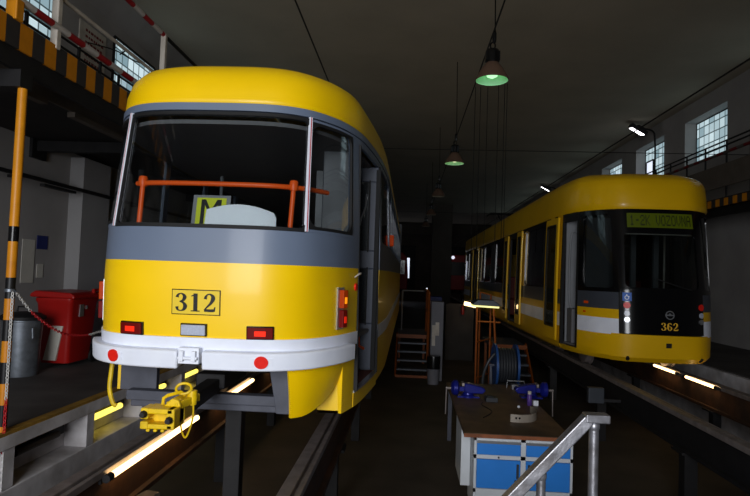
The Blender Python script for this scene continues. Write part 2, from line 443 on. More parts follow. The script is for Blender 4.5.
STROKES = {
 '1': [[(.30,0,.17),(.30,1,.17)], [(.33,.98,.05),(.10,.84,.05)], [(.08,.02,.05),(.52,.02,.05)]],
 '2': [[(.09,.70,.13),(.11,.84,.10),(.20,.96,.06),(.33,.97,.08),(.45,.86,.15),(.46,.70,.17),(.36,.48,.12),(.16,.24,.07),(.05,.08,.07)], [(.04,.07,.12),(.46,.07,.14),(.53,.12,.08),(.57,.28,.04)]],
 '3': [[(.09,.76,.14),(.13,.90,.09),(.26,.98,.05),(.40,.91,.11),(.46,.77,.16),(.38,.60,.11),(.22,.53,.05)], [(.22,.53,.05),(.39,.47,.10),(.49,.29,.17),(.43,.10,.13),(.27,.02,.05),(.12,.08,.09),(.08,.24,.14)]],
 '6': [[(.47,.80,.13),(.42,.93,.08),(.30,.98,.05),(.17,.87,.12),(.09,.55,.17),(.10,.28,.17),(.18,.09,.11),(.30,.02,.05),(.43,.11,.12),(.50,.29,.16),(.43,.46,.11),(.31,.54,.05),(.17,.45,.06)]],
}
def numerals(mb, text, f, height, gap=0.66, width=1.0, mi=0):
    """thick-and-thin serif numerals; f maps (x, y) in metres on the plate to a point"""
    x0 = -gap*len(text)/2*height*width
    for i, ch in enumerate(text):
        for st in STROKES[ch]:
            pts = cr([Vector(p) for p in st], 6) if len(st) > 2 else [Vector(p) for p in st]
            rows = []
            for k, p in enumerate(pts):
                d = pts[min(k+1, len(pts)-1)] - pts[max(k-1, 0)]; d = Vector((d.x, d.y)).normalized()
                nx, ny = -d.y*p.z*.58, d.x*p.z*.58
                ox = x0 + (i*gap + 0.04)*height*width
                rows.append([f(ox + (p.x-nx)*height*width, (p.y-ny)*height), f(ox + (p.x+nx)*height*width, (p.y+ny)*height)])
            mb.grid(rows, mi)
    return mb
PIX = {'1':['00100','01100','00100','00100','00100','00100','01110'], '-':['00000','00000','00000','01110','00000','00000','00000'],
 '2':['01110','10001','00001','00110','01000','10000','11111'], 'K':['10001','10010','10100','11000','10100','10010','10001'], ' ':['00000']*7,
 'V':['10001','10001','10001','10001','10001','01010','00100'], 'O':['01110','10001','10001','10001','10001','10001','01110'],
 'Z':['11111','00001','00010','00100','01000','10000','11111'], 'N':['10001','11001','10101','10101','10011','10001','10001'],
 'A':['01110','10001','10001','11111','10001','10001','10001']}

# ================================================================== SETTING
XL, XR, ZC, YB, YF = -5.95, 7.9, 6.6, 58.0, -5.0
ZL = -1.1
def wall_holes(name, x0, x1, y0, y1, z0, z1, holes, m):
    mb = MB(); ys = y0
    for (ha, hb, za, zb) in sorted(holes):
        mb.box((x0, ys, z0), (x1, ha, z1)); mb.box((x0, ha, z0), (x1, hb, za)); mb.box((x0, ha, zb), (x1, hb, z1)); ys = hb
    mb.box((x0, ys, z0), (x1, y1, z1))
    return struct(mb.build(name, m))
holes_l = [(6.5, 9.0, 4.45, 5.95), (10.95, 12.75, 4.45, 5.95), (14.6, 16.4, 4.45, 5.95), (18.2, 20.0, 4.45, 5.95)]
holes_r = []
y = 11.3
for i in range(10): holes_r.append((y, y+2.25, 4.80, 6.12)); y += 3.62
wall_holes('wall_left', XL-0.45, XL, YF, YB, -1.3, ZC, holes_l, M['wall'])
wall_holes('wall_right', XR, XR+0.6, YF, YB, -1.3, ZC, holes_r, M['wall'])
wn = 0
for (a, b, c, d) in holes_l + holes_r:
    wn += 1
    left = wn <= len(holes_l)
    x = XL-0.03 if left else XR+0.38
    mb = MB(); mb.box((x-0.05, a, c), (x+0.05, b, d), 0)
    for e in (a, b): mb.box((x-0.06, e-0.03, c), (x+0.06, e+0.03, d), 1)
    for e in (c, d): mb.box((x-0.06, a, e-0.03), (x+0.06, b, e+0.03), 1)
    if left:
        pass
    elif wn == len(holes_l)+3:      # an opening vent in the second glass block window that shows
        v0, v1, w0, w1 = b-0.75, b-0.2, c+0.25, c+0.85
        mb.box((x-0.09, v0, w0), (x-0.06, v1, w1), 2)
        for e in (v0, v1): mb.box((x-0.11, e-0.025, w0), (x-0.06, e+0.025, w1), 1)
        for e in (w0, w1): mb.box((x-0.11, v0, e-0.025), (x-0.06, v1, e+0.025), 1)
    o = mb.build('window_%d' % wn, [M['gb_l'] if left else M['gb_r'], M['dark'], M['sky_win']])
    struct(o)
struct(MB().box((XL-0.5, YF, ZC), (XR+0.6, YB, ZC+0.3)).build('ceiling', M['ceil']))
# the back wall with its gates
mb = MB()
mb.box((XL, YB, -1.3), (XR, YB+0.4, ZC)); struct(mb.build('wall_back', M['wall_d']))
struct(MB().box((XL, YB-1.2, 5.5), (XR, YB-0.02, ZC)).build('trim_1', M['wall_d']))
# front wall behind the camera: the gate of the left track is open
mb = MB(); mb.box((XL, YF-0.4, -1.3), (-3.4, YF, ZC)); mb.box((0.5, YF-0.4, -1.3), (XR, YF, ZC)); mb.box((-3.4, YF-0.4, 4.6), (0.5, YF, ZC)); mb.box((-3.4, YF-0.4, -1.3), (0.5, YF, -0.3))
struct(mb.build('wall_front', M['wall']))
# floors
struct(MB().box((XL, YF, ZL-0.2), (XR, YB, ZL)).build('floor', M['floor_low']))
struct(MB().box((XL, YF, -0.13), (-3.42, YB, 0.0)).build('floor_left', M['floor_up']))
struct(MB().box((-3.42, YF, -0.14), (-3.33, YB, 0.004)).build('trim_2', M['edge_yel']))
struct(MB().box((5.5, 1.0, ZL), (XR, YB, 0.0)).build('floor_right', M['floor_up']))
struct(MB().box((-3.33, YF, -0.3), (5.5, 1.0, -0.15)).build('floor_front', M['floor_up']))
# pit wall with lamp niches
mb = MB()
mb.box((-3.75, YF, ZL), (-3.33, YB, -0.485)); mb.box((-3.75, YF, -0.48), (-3.58, YB, -0.13))
yd = 4.75 - 1.28*3
divs = []
while yd < 40: divs.append(yd); yd += 1.28
for d in divs: mb.box((-3.58, d, -0.485), (-3.335, d+0.15, -0.13))
struct(mb.build('wall_pit', M['concrete'], bevel=0.008))
struct(MB().box((-3.45, YF, -0.135), (-3.325, YB, -0.022)).build('trim_3', M['concrete']))
struct(MB().box((5.42, 1.0, ZL), (5.5, YB, -0.02)).build('wall_pit_right', M['concrete']))
# wall piers on the left
for i, yy in enumerate((2.0, 9.75, 17.4, 25.0)):
    struct(MB().box((XL, yy, 0), (XL+0.25, yy+0.9, 3.3)).build('trim_%d' % (4+i), M['wall_w']))
# thickening under the ceiling along the left and right wall
struct(MB().prism([(XL, ZC), (XL+0.28, ZC), (XL, 6.2)], YF, YB, 'y').build('trim_12', M['wall'], fix=True))

# ================================================================== LEFT TRAM (312)
planL = [(0,0),(.30,.008),(.53,.05),(.71,.16),(.84,.34),(.95,.60),(1.05,1.02),(1.12,1.55),(1.18,2.2),(1.22,3.1)]
profL = [(.30,1.0,.12),(.75,1.0,.10),(1.0,1.0,.06),(1.35,1.0,.035),(1.72,1.0,.06),(2.58,.968,.20),(2.66,.968,.205),(2.80,.965,.235),(2.90,.945,.28),(2.98,.90,.36),(3.03,.83,.47),(3.06,.70,.62),(3.085,.45,.86),(3.095,0.02,1.1)]
A = Shell(-1.462, 3.92, planL, 14.0, profL)
TL = A.T - 0.02
D0, D1 = A.tb(0.97), A.tb(2.02)          # the rear door, right side
tram = thing('tram', 'yellow and grey older tram numbered 312 with white bumper, standing over the left pit', 'tram', (-1.462, 8.0, 0))
# yellow lower body
mb = MB()
A.patch(mb, -TL, D0, .80, 1.49, nz=6)
A.patch(mb, D1, TL, .36, 1.49, nz=6)
A.patch(mb, -TL, -A.tb(1.1), .36, .80, nz=2)
mb.build('lower_body', M['yellow'], tram, smooth=True)
mb = MB(); A.patch(mb, -TL, D0, 1.49, 1.735, nz=2); A.patch(mb, D1, TL, 1.49, 1.735, nz=2)
A.patch(mb, D0-0.21, D0, 1.735, 2.60, nz=6); A.patch(mb, D1, D1+0.1, 1.735, 2.6, nz=4)
A.patch(mb, D0-0.02, D1+0.02, 2.54, 2.60, nz=1)
mb.build('waist_band', M['grey'], tram, smooth=True)
mb = MB(); A.patch(mb, -TL, TL, 2.605, 2.66, off=0.008, thick=.04, nz=1)
mb.build('roof_gutter', M['grey'], tram, smooth=True)
mb = MB(); T = A.ts(-TL, TL)
zs = [2.66,2.70,2.75,2.80,2.85,2.90,2.94,2.98,3.005,3.03,3.045,3.06,3.072,3.085,3.092,3.095]
mb.grid([[A.P(t, z) for t in T] for z in zs])
o = mb.build('roof', M['yellow'], tram, smooth=True)
sd = o.modifiers.new('solid', 'SOLIDIFY'); sd.thickness = 0.02; sd.offset = -1
# white band and bumper
mb = MB(); A.patch(mb, -A.tb(1.0), D0, .86, .965, off=.012, thick=.03, nz=1)
A.patch(mb, D1, TL, .80, .93, off=.006, thick=.02, nz=1); A.patch(mb, -TL, -A.tb(1.0), .80, .93, off=.006, thick=.02, nz=1)
mb.build('white_band', M['white'], tram, smooth=True)
for (t0, t1) in ((-A.tb(.50), -.105), (.065, A.tb(.74))):
    mb = MB(); A.patch(mb, t0, t1, .758, .885, off=.075, thick=.095, nz=2)
    mb.build('bumper', M['white'], tram, smooth=True, bevel=.012)
mb = MB(); mb.box((-1.555, 3.92, .79), (-1.41, 4.02, .90)); mb.box((-1.54, 3.89, .81), (-1.51, 3.95, .88)); mb.box((-1.455, 3.89, .81), (-1.425, 3.95, .88)); mb.tube([(-1.55, 3.905, .83), (-1.415, 3.905, .83)], .012)
mb.build('coupler_bracket', M['white'], tram, bevel=.006)
# rear window: main pane and two corner panes, trims, gasket
tw0, tw1, tq = -.72, .755, D0-0.20
Z0, Z1 = 1.735, 2.595
mb = MB(); A.ring(mb, tw1, tq, Z0, Z1, tw1+.012, tq-.03, Z0+.03, Z1-.03, .09, off=.004, thick=.03)
mb.build('corner_window_frame', M['grey'], tram, smooth=True)
mb = MB(); A.ring(mb, -tq, tw0, Z0, Z1, -tq+.03, tw0-.012, Z0+.03, Z1-.03, .09, off=.004, thick=.03)
mb.build('corner_window_frame', M['grey'], tram, smooth=True)
A.ring(MB(), tw1, tq, Z0, Z1, tw1+.02, tq-.02, Z0+.02, Z1-.02, .08)
mb = MB(); A.ring(mb, tw0, tw1, Z0-.004, Z1, tw0+.012, tw1-.012, Z0+.022, Z1-.025, .04, off=.008, thick=.03)
A.ring(mb, tw1+.008, tq-.02, Z0+.02, Z1-.02, tw1+.02, tq-.045, Z0+.042, Z1-.042, .085, off=.010, thick=.02)
A.ring(mb, -tq+.02, tw0-.008, Z0+.02, Z1-.02, -tq+.045, tw0-.02, Z0+.042, Z1-.042, .085, off=.010, thick=.02)
mb.build('window_gasket', M['rubber'], tram, smooth=True)
for a, b in ((tw0+.01, tw1-.01), (tw1+.012, tq-.03), (-tq+.03, tw0-.012)):
    mb = MB(); A.patch(mb, a, b, Z0+.01, Z1-.01, off=-.006, thick=.008, nz=6); mb.build('rear_pane', M['tglass'], tram, smooth=True)
for t in (tw0, tw1):
    mb = MB(); A.patch(mb, t-.014, t-.004, Z0, Z1+.01, off=.016, thick=.02, nz=8, mi=0); A.patch(mb, t-.004, t+.005, Z0, Z1+.01, off=.016, thick=.02, nz=8, mi=1)
    A.patch(mb, t+.005, t+.011, Z0, Z1+.01, off=.016, thick=.02, nz=8, mi=0)
    mb.build('window_trim', [M['white'], M['redline']], tram, smooth=True)
# side windows
def side_win(Sh, root, t0, t1, z0, z1, fm, gm, fr=.06, r=.08, off=0.0):
    mb = MB(); Sh.ring(mb, t0, t1, z0, z1, t0+fr, t1-fr, z0+fr*.7, z1-fr*.7, r, off=off, thick=.03, n=4)
    f = mb.build('window_frame', fm, root, smooth=True)
    mb = MB(); Sh.patch(mb, t0+fr*.6, t1-fr*.6, z0+.02, z1-.02, off=off-.015, thick=.008, nz=1); mb.build('pane', gm, f)
t = D1+.1
while t < TL-.5:
    side_win(A, tram, t, min(t+1.3, TL), 1.735, 2.6, M['grey'], M['tglass']); t += 1.3
t = -tq
while t > -TL+.5:
    side_win(A, tram, max(t-1.3, -TL), t, 1.735, 2.6, M['grey'], M['tglass']); t -= 1.3
# lamps
def lens(t0, t1, z0, z1, name, body, hot=None, off=.03, ht=None):
    mb = MB(); A.patch(mb, t0-.008, t1+.008, z0-.008, z1+.008, off=off-.012, thick=.06, nz=1); p = mb.build(name, M['black'], tram, bevel=.004)
    mb = MB(); A.patch(mb, t0, t1, z0, z1, off=off, thick=.03, nz=1); mb.build('lens', body, p, bevel=.006)
    if hot:
        c, d = (t0+t1)/2, (z0+z1)/2
        mb = MB(); A.patch(mb, c-(t1-t0)*.22, c+(t1-t0)*.22, d-(z1-z0)*.25, d+(z1-z0)*.2, off=off+.002, thick=.01, nz=1); mb.build('lit_centre', hot, p)
    return p
lens(-.55, -.385, .975, 1.05, 'brake_lamp', M['redlens'], M['redlens_b'])
lens(.365, .535, .975, 1.05, 'brake_lamp', M['redlens'], M['redlens_b'])
lens(-.095, .075, .985, 1.055, 'reversing_lamp', M['clear'])
for sg in (1, -1):
    tc = sg*(A.tb(.60)-.025); a, b = tc-.045, tc+.045
    mb = MB(); A.patch(mb, a-.012*(1+sg), b+.012*(1-sg), 1.01, 1.335, off=.012, thick=.03, nz=1); mb.build('lamp_backing', M['silver'], tram)
    for z0, z1, nm, mm, hh in ((1.175, 1.315, 'indicator', M['amber'], M['amber_b']), (1.025, 1.16, 'tail_lamp', M['redlens'], M['redlens_b'])):
        mb = MB(); A.patch(mb, a+.006, b-.006, z0, z1, off=.048, thick=.05, nz=1); p = mb.build(nm, mm, tram, bevel=.006)
        mb = MB(); A.patch(mb, tc-.02, tc+.02, z0+.035, z0+.085, off=.050, thick=.01, nz=1); mb.build('lit_centre', hh, p)
for t in (-.565, .46):
    mb = MB(); A.disc(mb, t, .826, .043, .086, .02); mb.build('reflector', M['reflector'], tram)
    mb = MB(); A.patch(mb, t-.066, t+.066, .80, .852, off=.079, thick=.008, nz=1); mb.build('reflector_mount', M['white'], tram)
mb = MB(); A.disc(mb, D0-.07, 1.335, .03, .012, .02); mb.build('reflector', M['reflector'], tram)
mb = MB(); mb.tube(cr([A.P(D0-.13, 1.415, .01), A.P(D0-.10, 1.445, .04), A.P(D0-.05, 1.45, .04), A.P(D0-.012, 1.44, .02)], 5), .007, 6); mb.build('grab_strap', M['cream'], tram, smooth=True)
# number plate 312
pt, pz = 0.0, 1.210
mb = MB(); A.patch(mb, pt-.172, pt+.172, pz-.088, pz+.088, off=.006, thick=.008, nz=1, mi=1); A.patch(mb, pt-.166, pt+.166, pz-.082, pz+.082, off=.009, thick=.006, nz=1, mi=0)
numerals(mb, '312', lambda x, y: A.P(pt + x, pz - .062 + y, .013), .124, gap=.70, width=1.15, mi=2)
mb.build('number_plate', [M['plate'], M['black'], M['num_k']], tram)
# interior
mb = MB(); A.planar(mb, 2.55, .07); mb.build('ceiling_lining', M['inner_d'], tram)
mb = MB(); A.planar(mb, .90, .07); mb.build('floor_plate', M['inner_d'], tram)
mb = MB()
A.patch(mb, -TL, D0-.05, .90, 1.70, off=-.05, thick=.02, nz=2); A.patch(mb, D1+.05, TL, .90, 1.70, off=-.05, thick=.02, nz=2)
mb.build('inner_lining', M['inner_d'], tram)
zr = 2.085
mb = MB()
pth = [A.P(t, zr, -.11) for t in A.ts(-.70, 1.15, .08)]
mb.tube(pth, .019, 10)
mb.build('grab_rail', M['orange'], tram, smooth=True)
for t in (-.61, .69):
    p0 = A.P(t, zr, -.11)
    mb = MB(); mb.tube([(p0.x-.02, p0.y, 1.68), (p0.x, p0.y, zr)], .019, 10); mb.lathe([(.03,-.04),(.034,-.02),(.034,.02),(.028,.035)], (p0.x, p0.y, zr), 'z', 12)
    mb.build('stanchion', M['orange'], tram, smooth=True)
for i in range(7):
    for sx in (-1.02, .55):
        yy = 6.6 + i*1.5 if sx < 0 else 7.4 + i*1.5
        if yy > 16.5: continue
        mb = MB(); mb.box((-1.46+sx-.02, yy, .92), (-1.46+sx+.40, yy+.42, 1.35)); mb.box((-1.46+sx-.02, yy+.38, 1.35), (-1.46+sx+.40, yy+.46, 1.92))
        mb.build('passenger_seat', M['seat'], tram, bevel=.03)
for yy, xx in ((6.6, -2.2), (9.2, -1.9), (9.2, -1.0), (12.5, -1.9)):
    mb = MB(); mb.tube([(xx, yy, .9), (xx, yy, 2.54)], .018, 8); mb.build('grab_pole', M['inner'], tram, smooth=True)
mb = MB(); mb.box((-2.5, 16.6, .9), (-.4, 16.66, 2.55)); mb.build('cab_bulkhead', M['inner_d'], tram)
mb = MB(); mb.box((-2.68, 17.86, .4), (-.24, 17.9, 3.0)); mb.build('front_end', M['dgrey'], tram)
# door opening: jambs, step, threshold, folded leaf
Pa, Pb = A.P(D0, 1.0), A.P(D1, 1.0)
xi = -.98
MB().bar((Pa.x+.01, Pa.y+.02, .46), (A.P(D0, 2.6).x, A.P(D0, 2.6).y+.02, 2.55), .035, .05).build('door_jamb', M['rubber'], tram)
MB().bar((Pb.x-.005, Pb.y-.015, .46), (A.P(D1, 2.6).x-.005, A.P(D1, 2.6).y-.015, 2.55), .035, .05).build('door_jamb', M['rubber'], tram)
mb = MB(); mb.prism([(Pa.x-.03, Pa.y-.05), (Pb.x-.03, Pb.y+.02), (xi, Pb.y+.02), (xi, Pa.y-.05)], .44, .47, 'z', 0)
mb.build('entrance_step', M['step'], tram, fix=True)
mb = MB(); mb.box((-1.02, Pa.y-.02, .44), (-.98, Pb.y+.02, .9)); mb.box((xi, Pb.y+.0, .44), (Pb.x-.08, Pb.y+.03, 2.5)); mb.build('stairwell_panel', M['inner'], tram)
mb = MB(); A.patch(mb, D0-.02, D1+.02, .33, .455, off=.0, thick=.05, nz=1)
mb.build('door_sill', M['yellow'], tram, smooth=True)
mb = MB(); A.patch(mb, D0-.02, D1+.01, .448, .468, off=.006, thick=.10, nz=1); mb.build('threshold', M['silver'], tram)
yl = Pb.y-.07
mb = MB()
x0, x1 = Pb.x-.37, Pb.x-.035
def leaf_frame(mb, x0, x1, y0, y1, zr, holes, mi=0):
    z = zr[0]
    for (ha, hb) in holes:
        mb.box((x0, y0, z), (x1, y1, ha), mi); mb.box((x0, y0, ha), (x0+.09, y1, hb), mi); mb.box((x1-.09, y0, ha), (x1, y1, hb), mi); z = hb
    mb.box((x0, y0, z), (x1, y1, zr[1]), mi)
leaf_frame(mb, x0, x1, yl-.035, yl, (.49, 2.53), [(.95, 1.50), (1.68, 2.38)])
lf = mb.build('door_leaf', M['leafgrey'], tram, bevel=.008)
mb = MB(); mb.box((x0+.09, yl-.02, .95), (x1-.09, yl-.015, 1.50)); mb.box((x0+.09, yl-.02, 1.68), (x1-.09, yl-.015, 2.38)); mb.build('leaf_pane', M['leafpane'], lf)
mb = MB(); mb.box((x0+.075, yl-.042, .935), (x0+.09, yl, 1.515)); mb.box((x1-.09, yl-.042, .935), (x1-.075, yl, 1.515)); mb.box((x0+.075, yl-.042, 1.665), (x0+.09, yl, 2.395)); mb.box((x1-.09, yl-.042, 1.665), (x1-.075, yl, 2.395)); mb.box((x1-.02, yl-.05, .49), (x1+.02, yl, 2.5))
mb.build('leaf_seal', M['rubber'], lf)
mb = MB(); mb.tube([(x0+.14, yl-.14, 1.52), (x0+.15, yl-.14, 1.35), (x0+.20, yl-.14, .74), (x0+.24, yl-.03, .70)], .016, 8); mb.build('door_handrail', M['orange'], lf, smooth=True)
# near folded leaf seen edge-on, behind the jamb
mb = MB(); mb.box((Pa.x-.34, Pa.y+.05, .49), (Pa.x-.06, Pa.y+.085, 2.5)); mb.build('door_leaf', M['dgrey'], tram, bevel=.008)
mb = MB(); mb.tube([(Pb.x-.24, yl-.09, 1.75), (Pb.x-.19, yl-.09, 2.0), (Pb.x-.15, yl-.09, 2.12), (Pb.x-.145, yl-.06, 2.25)], .009, 6); mb.build('door_linkage', M['silver'], tram, smooth=True)
# the far door leaf that folds out, side marker
mb = MB(); p = A.P(A.tb(3.6), 1.9, .0)
mb.box((p.x-.01, p.y, 1.82), (p.x+.05, p.y+.12, 1.96)); mb.build('side_indicator', M['amber'], tram, bevel=.01)
# skirt below the bumper on the door side: curved shell and step corner
mb = MB()
T0, T1 = .64, D0-.20; rows_o = []; rows_i = []
for i in range(7):
    k = i/6
    ro = []; ri = []
    for q in range(15):
        u = q/14; t = T0 + .06*k*(1-u) + (T1-T0)*u
        zb = .385 + .24*max(0, (u-.12)/.88)**1.5
        z = .80 + (zb-.80)*k
        ro.append(A.P(t, z, .005 - .05*k*k)); ri.append(A.P(t, z, -.02 - .05*k*k))
    rows_o.append(ro); rows_i.append(ri)
mb.slab(rows_o[::-1], rows_i[::-1])
mb.build('front_skirt', M['yellow'], tram, smooth=True)
mb = MB(); A.patch(mb, D0-.31, D0, .33, .80, off=-.004, thick=.04, nz=4)
pa = A.P(D0-.31, .33, -.03); pb = A.P(D0-.31, .80, -.03)
mb.box((pa.x-.17, pa.y, .33), (pa.x+.015, pa.y+.03, .70)); mb.box((pa.x-.17, pa.y, .33), (pa.x+.02, pa.y+.3, .35))
mb.build('step_corner', M['yellow'], tram, smooth=True)
# underframe
mb = MB(); mb.box((-2.12, 4.36, .425), (-.90, 4.46, .50)); mb.box((-2.10, 4.40, .37), (-.86, 4.48, .425)); mb.build('crossbar', M['frame'], tram, bevel=.008)
mb = MB(); mb.box((-2.22, 4.46, .48), (-1.93, 4.52, .80)); mb.build('frame_plate', M['frame'], tram, bevel=.006)
mb = MB(); mb.prism([(-1.03, .80), (-.85, .80), (-.85, .38), (-.95, .38)], 4.33, 4.40, 'y'); mb.build('frame_plate', M['frame'], tram, bevel=.006, fix=True)
mb = MB(); mb.box((-2.5, 4.9, .62), (-1.0, 17.5, .86)); mb.build('underfloor', M['dark'], tram)
for yy in (6.6, 13.0):
    mb = MB()
    for sx in (-1, 1): mb.box((-1.45+sx*.95-.06, yy-.5, .42), (-1.45+sx*.95+.06, yy+2.4, .6))
    mb.box((-2.3, yy+.75, .4), (-.6, yy+1.15, .6)); bg = mb.build('bogie', M['dark'], tram, bevel=.01)
    for dy in (0, 1.9):
        for sx in (-1, 1):
            mb = MB(); mb.lathe([(.12,-.06),(.30,-.06),(.33,-.05),(.33,.03),(.36,.04),(.36,.06),(.12,.06)], (-1.445+sx*.70, yy+dy, .335), 'x', 28); mb.build('wheel', M['steel'], bg, smooth=True)
        mb = MB(); mb.tube([(-2.1, yy+dy, .335), (-.8, yy+dy, .335)], .06, 10); mb.build('axle', M['dark'], bg, smooth=True)
# coupler
mb = MB()
mb.bar((-1.44, 4.95, .60), (-1.42, 3.75, .555), .10, .10, 0); mb.box((-1.56, 4.3, .55), (-1.34, 4.9, .66), 0)
mb.build('drawbar', M['dark'], tram, bevel=.01)
cx, cy, cz = -1.465, 3.50, .535
mb = MB()
mb.box((cx-.105, cy-.03, cz+.02), (cx+.075, cy+.12, cz+.052)); mb.box((cx-.105, cy-.03, cz-.07), (cx+.075, cy+.12, cz-.04))
mb.box((cx+.035, cy-.03, cz-.07), (cx+.085, cy+.14, cz+.052)); mb.box((cx-.105, cy+.05, cz-.055), (cx+.085, cy+.14, cz+.045))
mb.box((cx-.125, cy-.035, cz-.012), (cx-.075, cy+.09, cz+.055)); mb.box((cx-.125, cy-.035, cz-.072), (cx-.075, cy+.09, cz-.025))
mb.bar((cx+.03, cy+.06, cz+.05), (cx+.10, cy+.26, cz+.075), .09, .05); mb.box((cx-.01, cy+.12, cz-.05), (cx+.09, cy+.26, cz+.05))
mb.prism([(cx-.02, cz+.05), (cx+.09, cz+.05), (cx+.075, cz+.09), (cx+.03, cz+.10)], cy+.05, cy+.2, 'y')
for k in range(3): mb.box((cx-.09+k*.045, cy-.03, cz-.088), (cx-.065+k*.045, cy+.0, cz-.07))
ch = mb.build('coupler_head', M['coupler'], tram, bevel=.008, fix=True)
mb = MB()
mb.tube([(cx-.045, cy+.10, cz+.04), (cx-.04, cy+.10, cz+.09), (cx-.02, cy+.11, cz+.105), (cx+.045, cy+.16, cz+.12), (cx+.06, cy+.18, cz+.105), (cx+.06, cy+.18, cz+.05)], .011, 8)
mb.build('coupler_handle', M['coupler'], ch, smooth=True)
mb = MB(); mb.tube([(cx+.055+.05*math.cos(a), cy+.18+.02*math.sin(a), cz+.138+.03*math.sin(a)) for a in [2*PI*k/16 for k in range(16)]], .009, 8, closed=True); mb.lathe([(.03,-.04),(.036,0),(.03,.05)], (cx+.105, cy+.20, cz+.075), 'z', 10); mb.build('locking_ring', M['coupler'], ch, smooth=True)
for bx, bz in ((-.10, .02), (.058, -.01)): MB().lathe([(.016,-.025),(.024,0),(.018,.025)], (cx+bx, cy-.045, cz+bz), 'y', 8).build('bolt', M['dark'], ch)
mb = MB(); mb.tube(cr([(cx+.11, cy+.2, cz+.08), (cx+.13, cy+.16, cz-.04), (cx+.095, cy+.14, cz-.16), (cx+.06, cy+.14, cz-.06), (cx+.09, cy+.18, cz+.05)], 6), .006, 6); mb.build('cable_loop', M['coupler'], ch, smooth=True)
mb = MB(); mb.tube(cr([(-2.26, 4.42, .78), (-2.265, 4.40, .62), (-2.26, 4.38, .5), (-2.22, 4.36, .40), (-2.19, 4.36, .375)], 6), .017, 8); mb.build('yellow_hose', M['coupler'], tram, smooth=True)

# things lying behind the rear window
o = MB()
pz0 = 1.70
def win(t, z, off): return A.P(t, z, off)
mb = MB(); A.patch(mb, -.115, .165, 1.735, 1.995, off=-.10, thick=.01, nz=1, mi=0)
A.patch(mb, -.085, .135, 1.768, 1.975, off=-.096, thick=.004, nz=1, mi=1)
def mq(x, z): return A.P(-.045 + x*.14, 1.782 + z*.18, -.0945)
for st in ([(0.06,0,.2),(0.06,1,.2)], [(.94,0,.2),(.94,1,.2)], [(.1,1,.18),(.5,.42,.18)], [(.9,1,.18),(.5,.42,.18)]):
    rows = []
    for x, z, w in st: rows.append([mq(x-w*.5, z), mq(x+w*.5, z)])
    mb.grid(rows, 2)
tag(mb.build('letter_sign', [M['inner'], M['sign_y'], M['num_k']], loc=A.P(.02, 1.735, -.10)), 'yellow-green card with a dark letter M inside the rear window of tram 312', 'sign')
mb = MB(); rows = []; ri = []
T = A.ts(.01, .53, .05)
for k in range(4):
    ro = []; rr = []
    for t in T:
        u = (t-.01)/.52
        top = 1.845 + .075*math.sin(PI*min(1, u*.8+.14)) - (.03 if u > .97 else 0)
        z = 1.735 + (top-1.735)*k/3
        ro.append(A.P(t, z, -.03-.02*k/3)); rr.append(A.P(t, z, -.04-.02*k/3))
    rows.append(ro); ri.append(rr)
mb.slab(rows, ri)
tag(mb.build('white_sheet', M['sheet'], loc=A.P(.27, 1.735, -.05), smooth=True), 'white curved sheet standing inside the lower rear window of tram 312', 'sheet')

# jack stand under the tram
mb = MB(); mb.box((-1.42, 4.62, ZL), (-1.29, 4.74, .37)); mb.box((-1.52, 4.52, ZL), (-1.19, 4.84, ZL+.02))
tag(mb.build('jack_post', M['dark'], loc=(-1.355, 4.68, ZL), bevel=.006), 'dark steel post in the pit below the rear of tram 312', 'post')

# ================================================================== RAILS
def rail(name, x, label, post_ys, rusty, y0=1.0, y1=50.0, dz=.30, pw=.12):
    r = thing(name, label, 'rail', (x, y0, 0), 'rails of the two pit tracks')
    mb = MB(); mb.box((x-.075, y0, -.06), (x+.015, y1, 0)); mb.box((x+.04, y0, -.06), (x+.075, y1, -.008)); mb.box((x+.015, y0, -.06), (x+.04, y1, -.035))
    mb.build('rail_head', M['steel'], r, bevel=.006)
    mb = MB(); mb.box((x-.05, y0, -.06-dz), (x+.05, y1, -.06)); mb.box((x-.10, y0, -.09-dz), (x+.10, y1, -.05-dz)); mb.build('support_beam', M['rust'] if rusty else M['dark'], r)
    for yy in post_ys:
        mb = MB(); mb.box((x-pw/2, yy-pw/2, ZL), (x+pw/2, yy+pw/2, -.09-dz)); mb.box((x-.13, yy-.13, -.115-dz), (x+.13, yy+.13, -.09-dz)); mb.build('support_post', M['dark'], r)
    return r
rail('rail', -2.18, 'grooved rail on rusty beam above tube lamps, beside the white niche wall', [4.45, 7.0, 9.6, 12.2, 15, 18], True)
rail('rail', -.73, 'worn shiny rail on the door side of tram 312', [3.2, 6.2, 9, 12, 15, 18], True)
rail('rail', 3.18, 'dark rail beam nearest the workbench under tram 362', [6.75, 9.7, 12.8, 16, 19], False, pw=.14)
rail('rail', 4.62, 'rail of tram 362 lit along its side by tube lamps', [6, 9, 12, 15, 18], True)
# bracket plank by the left rail
tag(MB().bar((-2.03, 4.15, -.335), (-1.95, 4.55, -.335), .12, .03).build('loose_plank', M['plank'], loc=(-2.0, 4.3, -.33)), 'short wooden plank on the bracket below the left lit rail', 'plank')

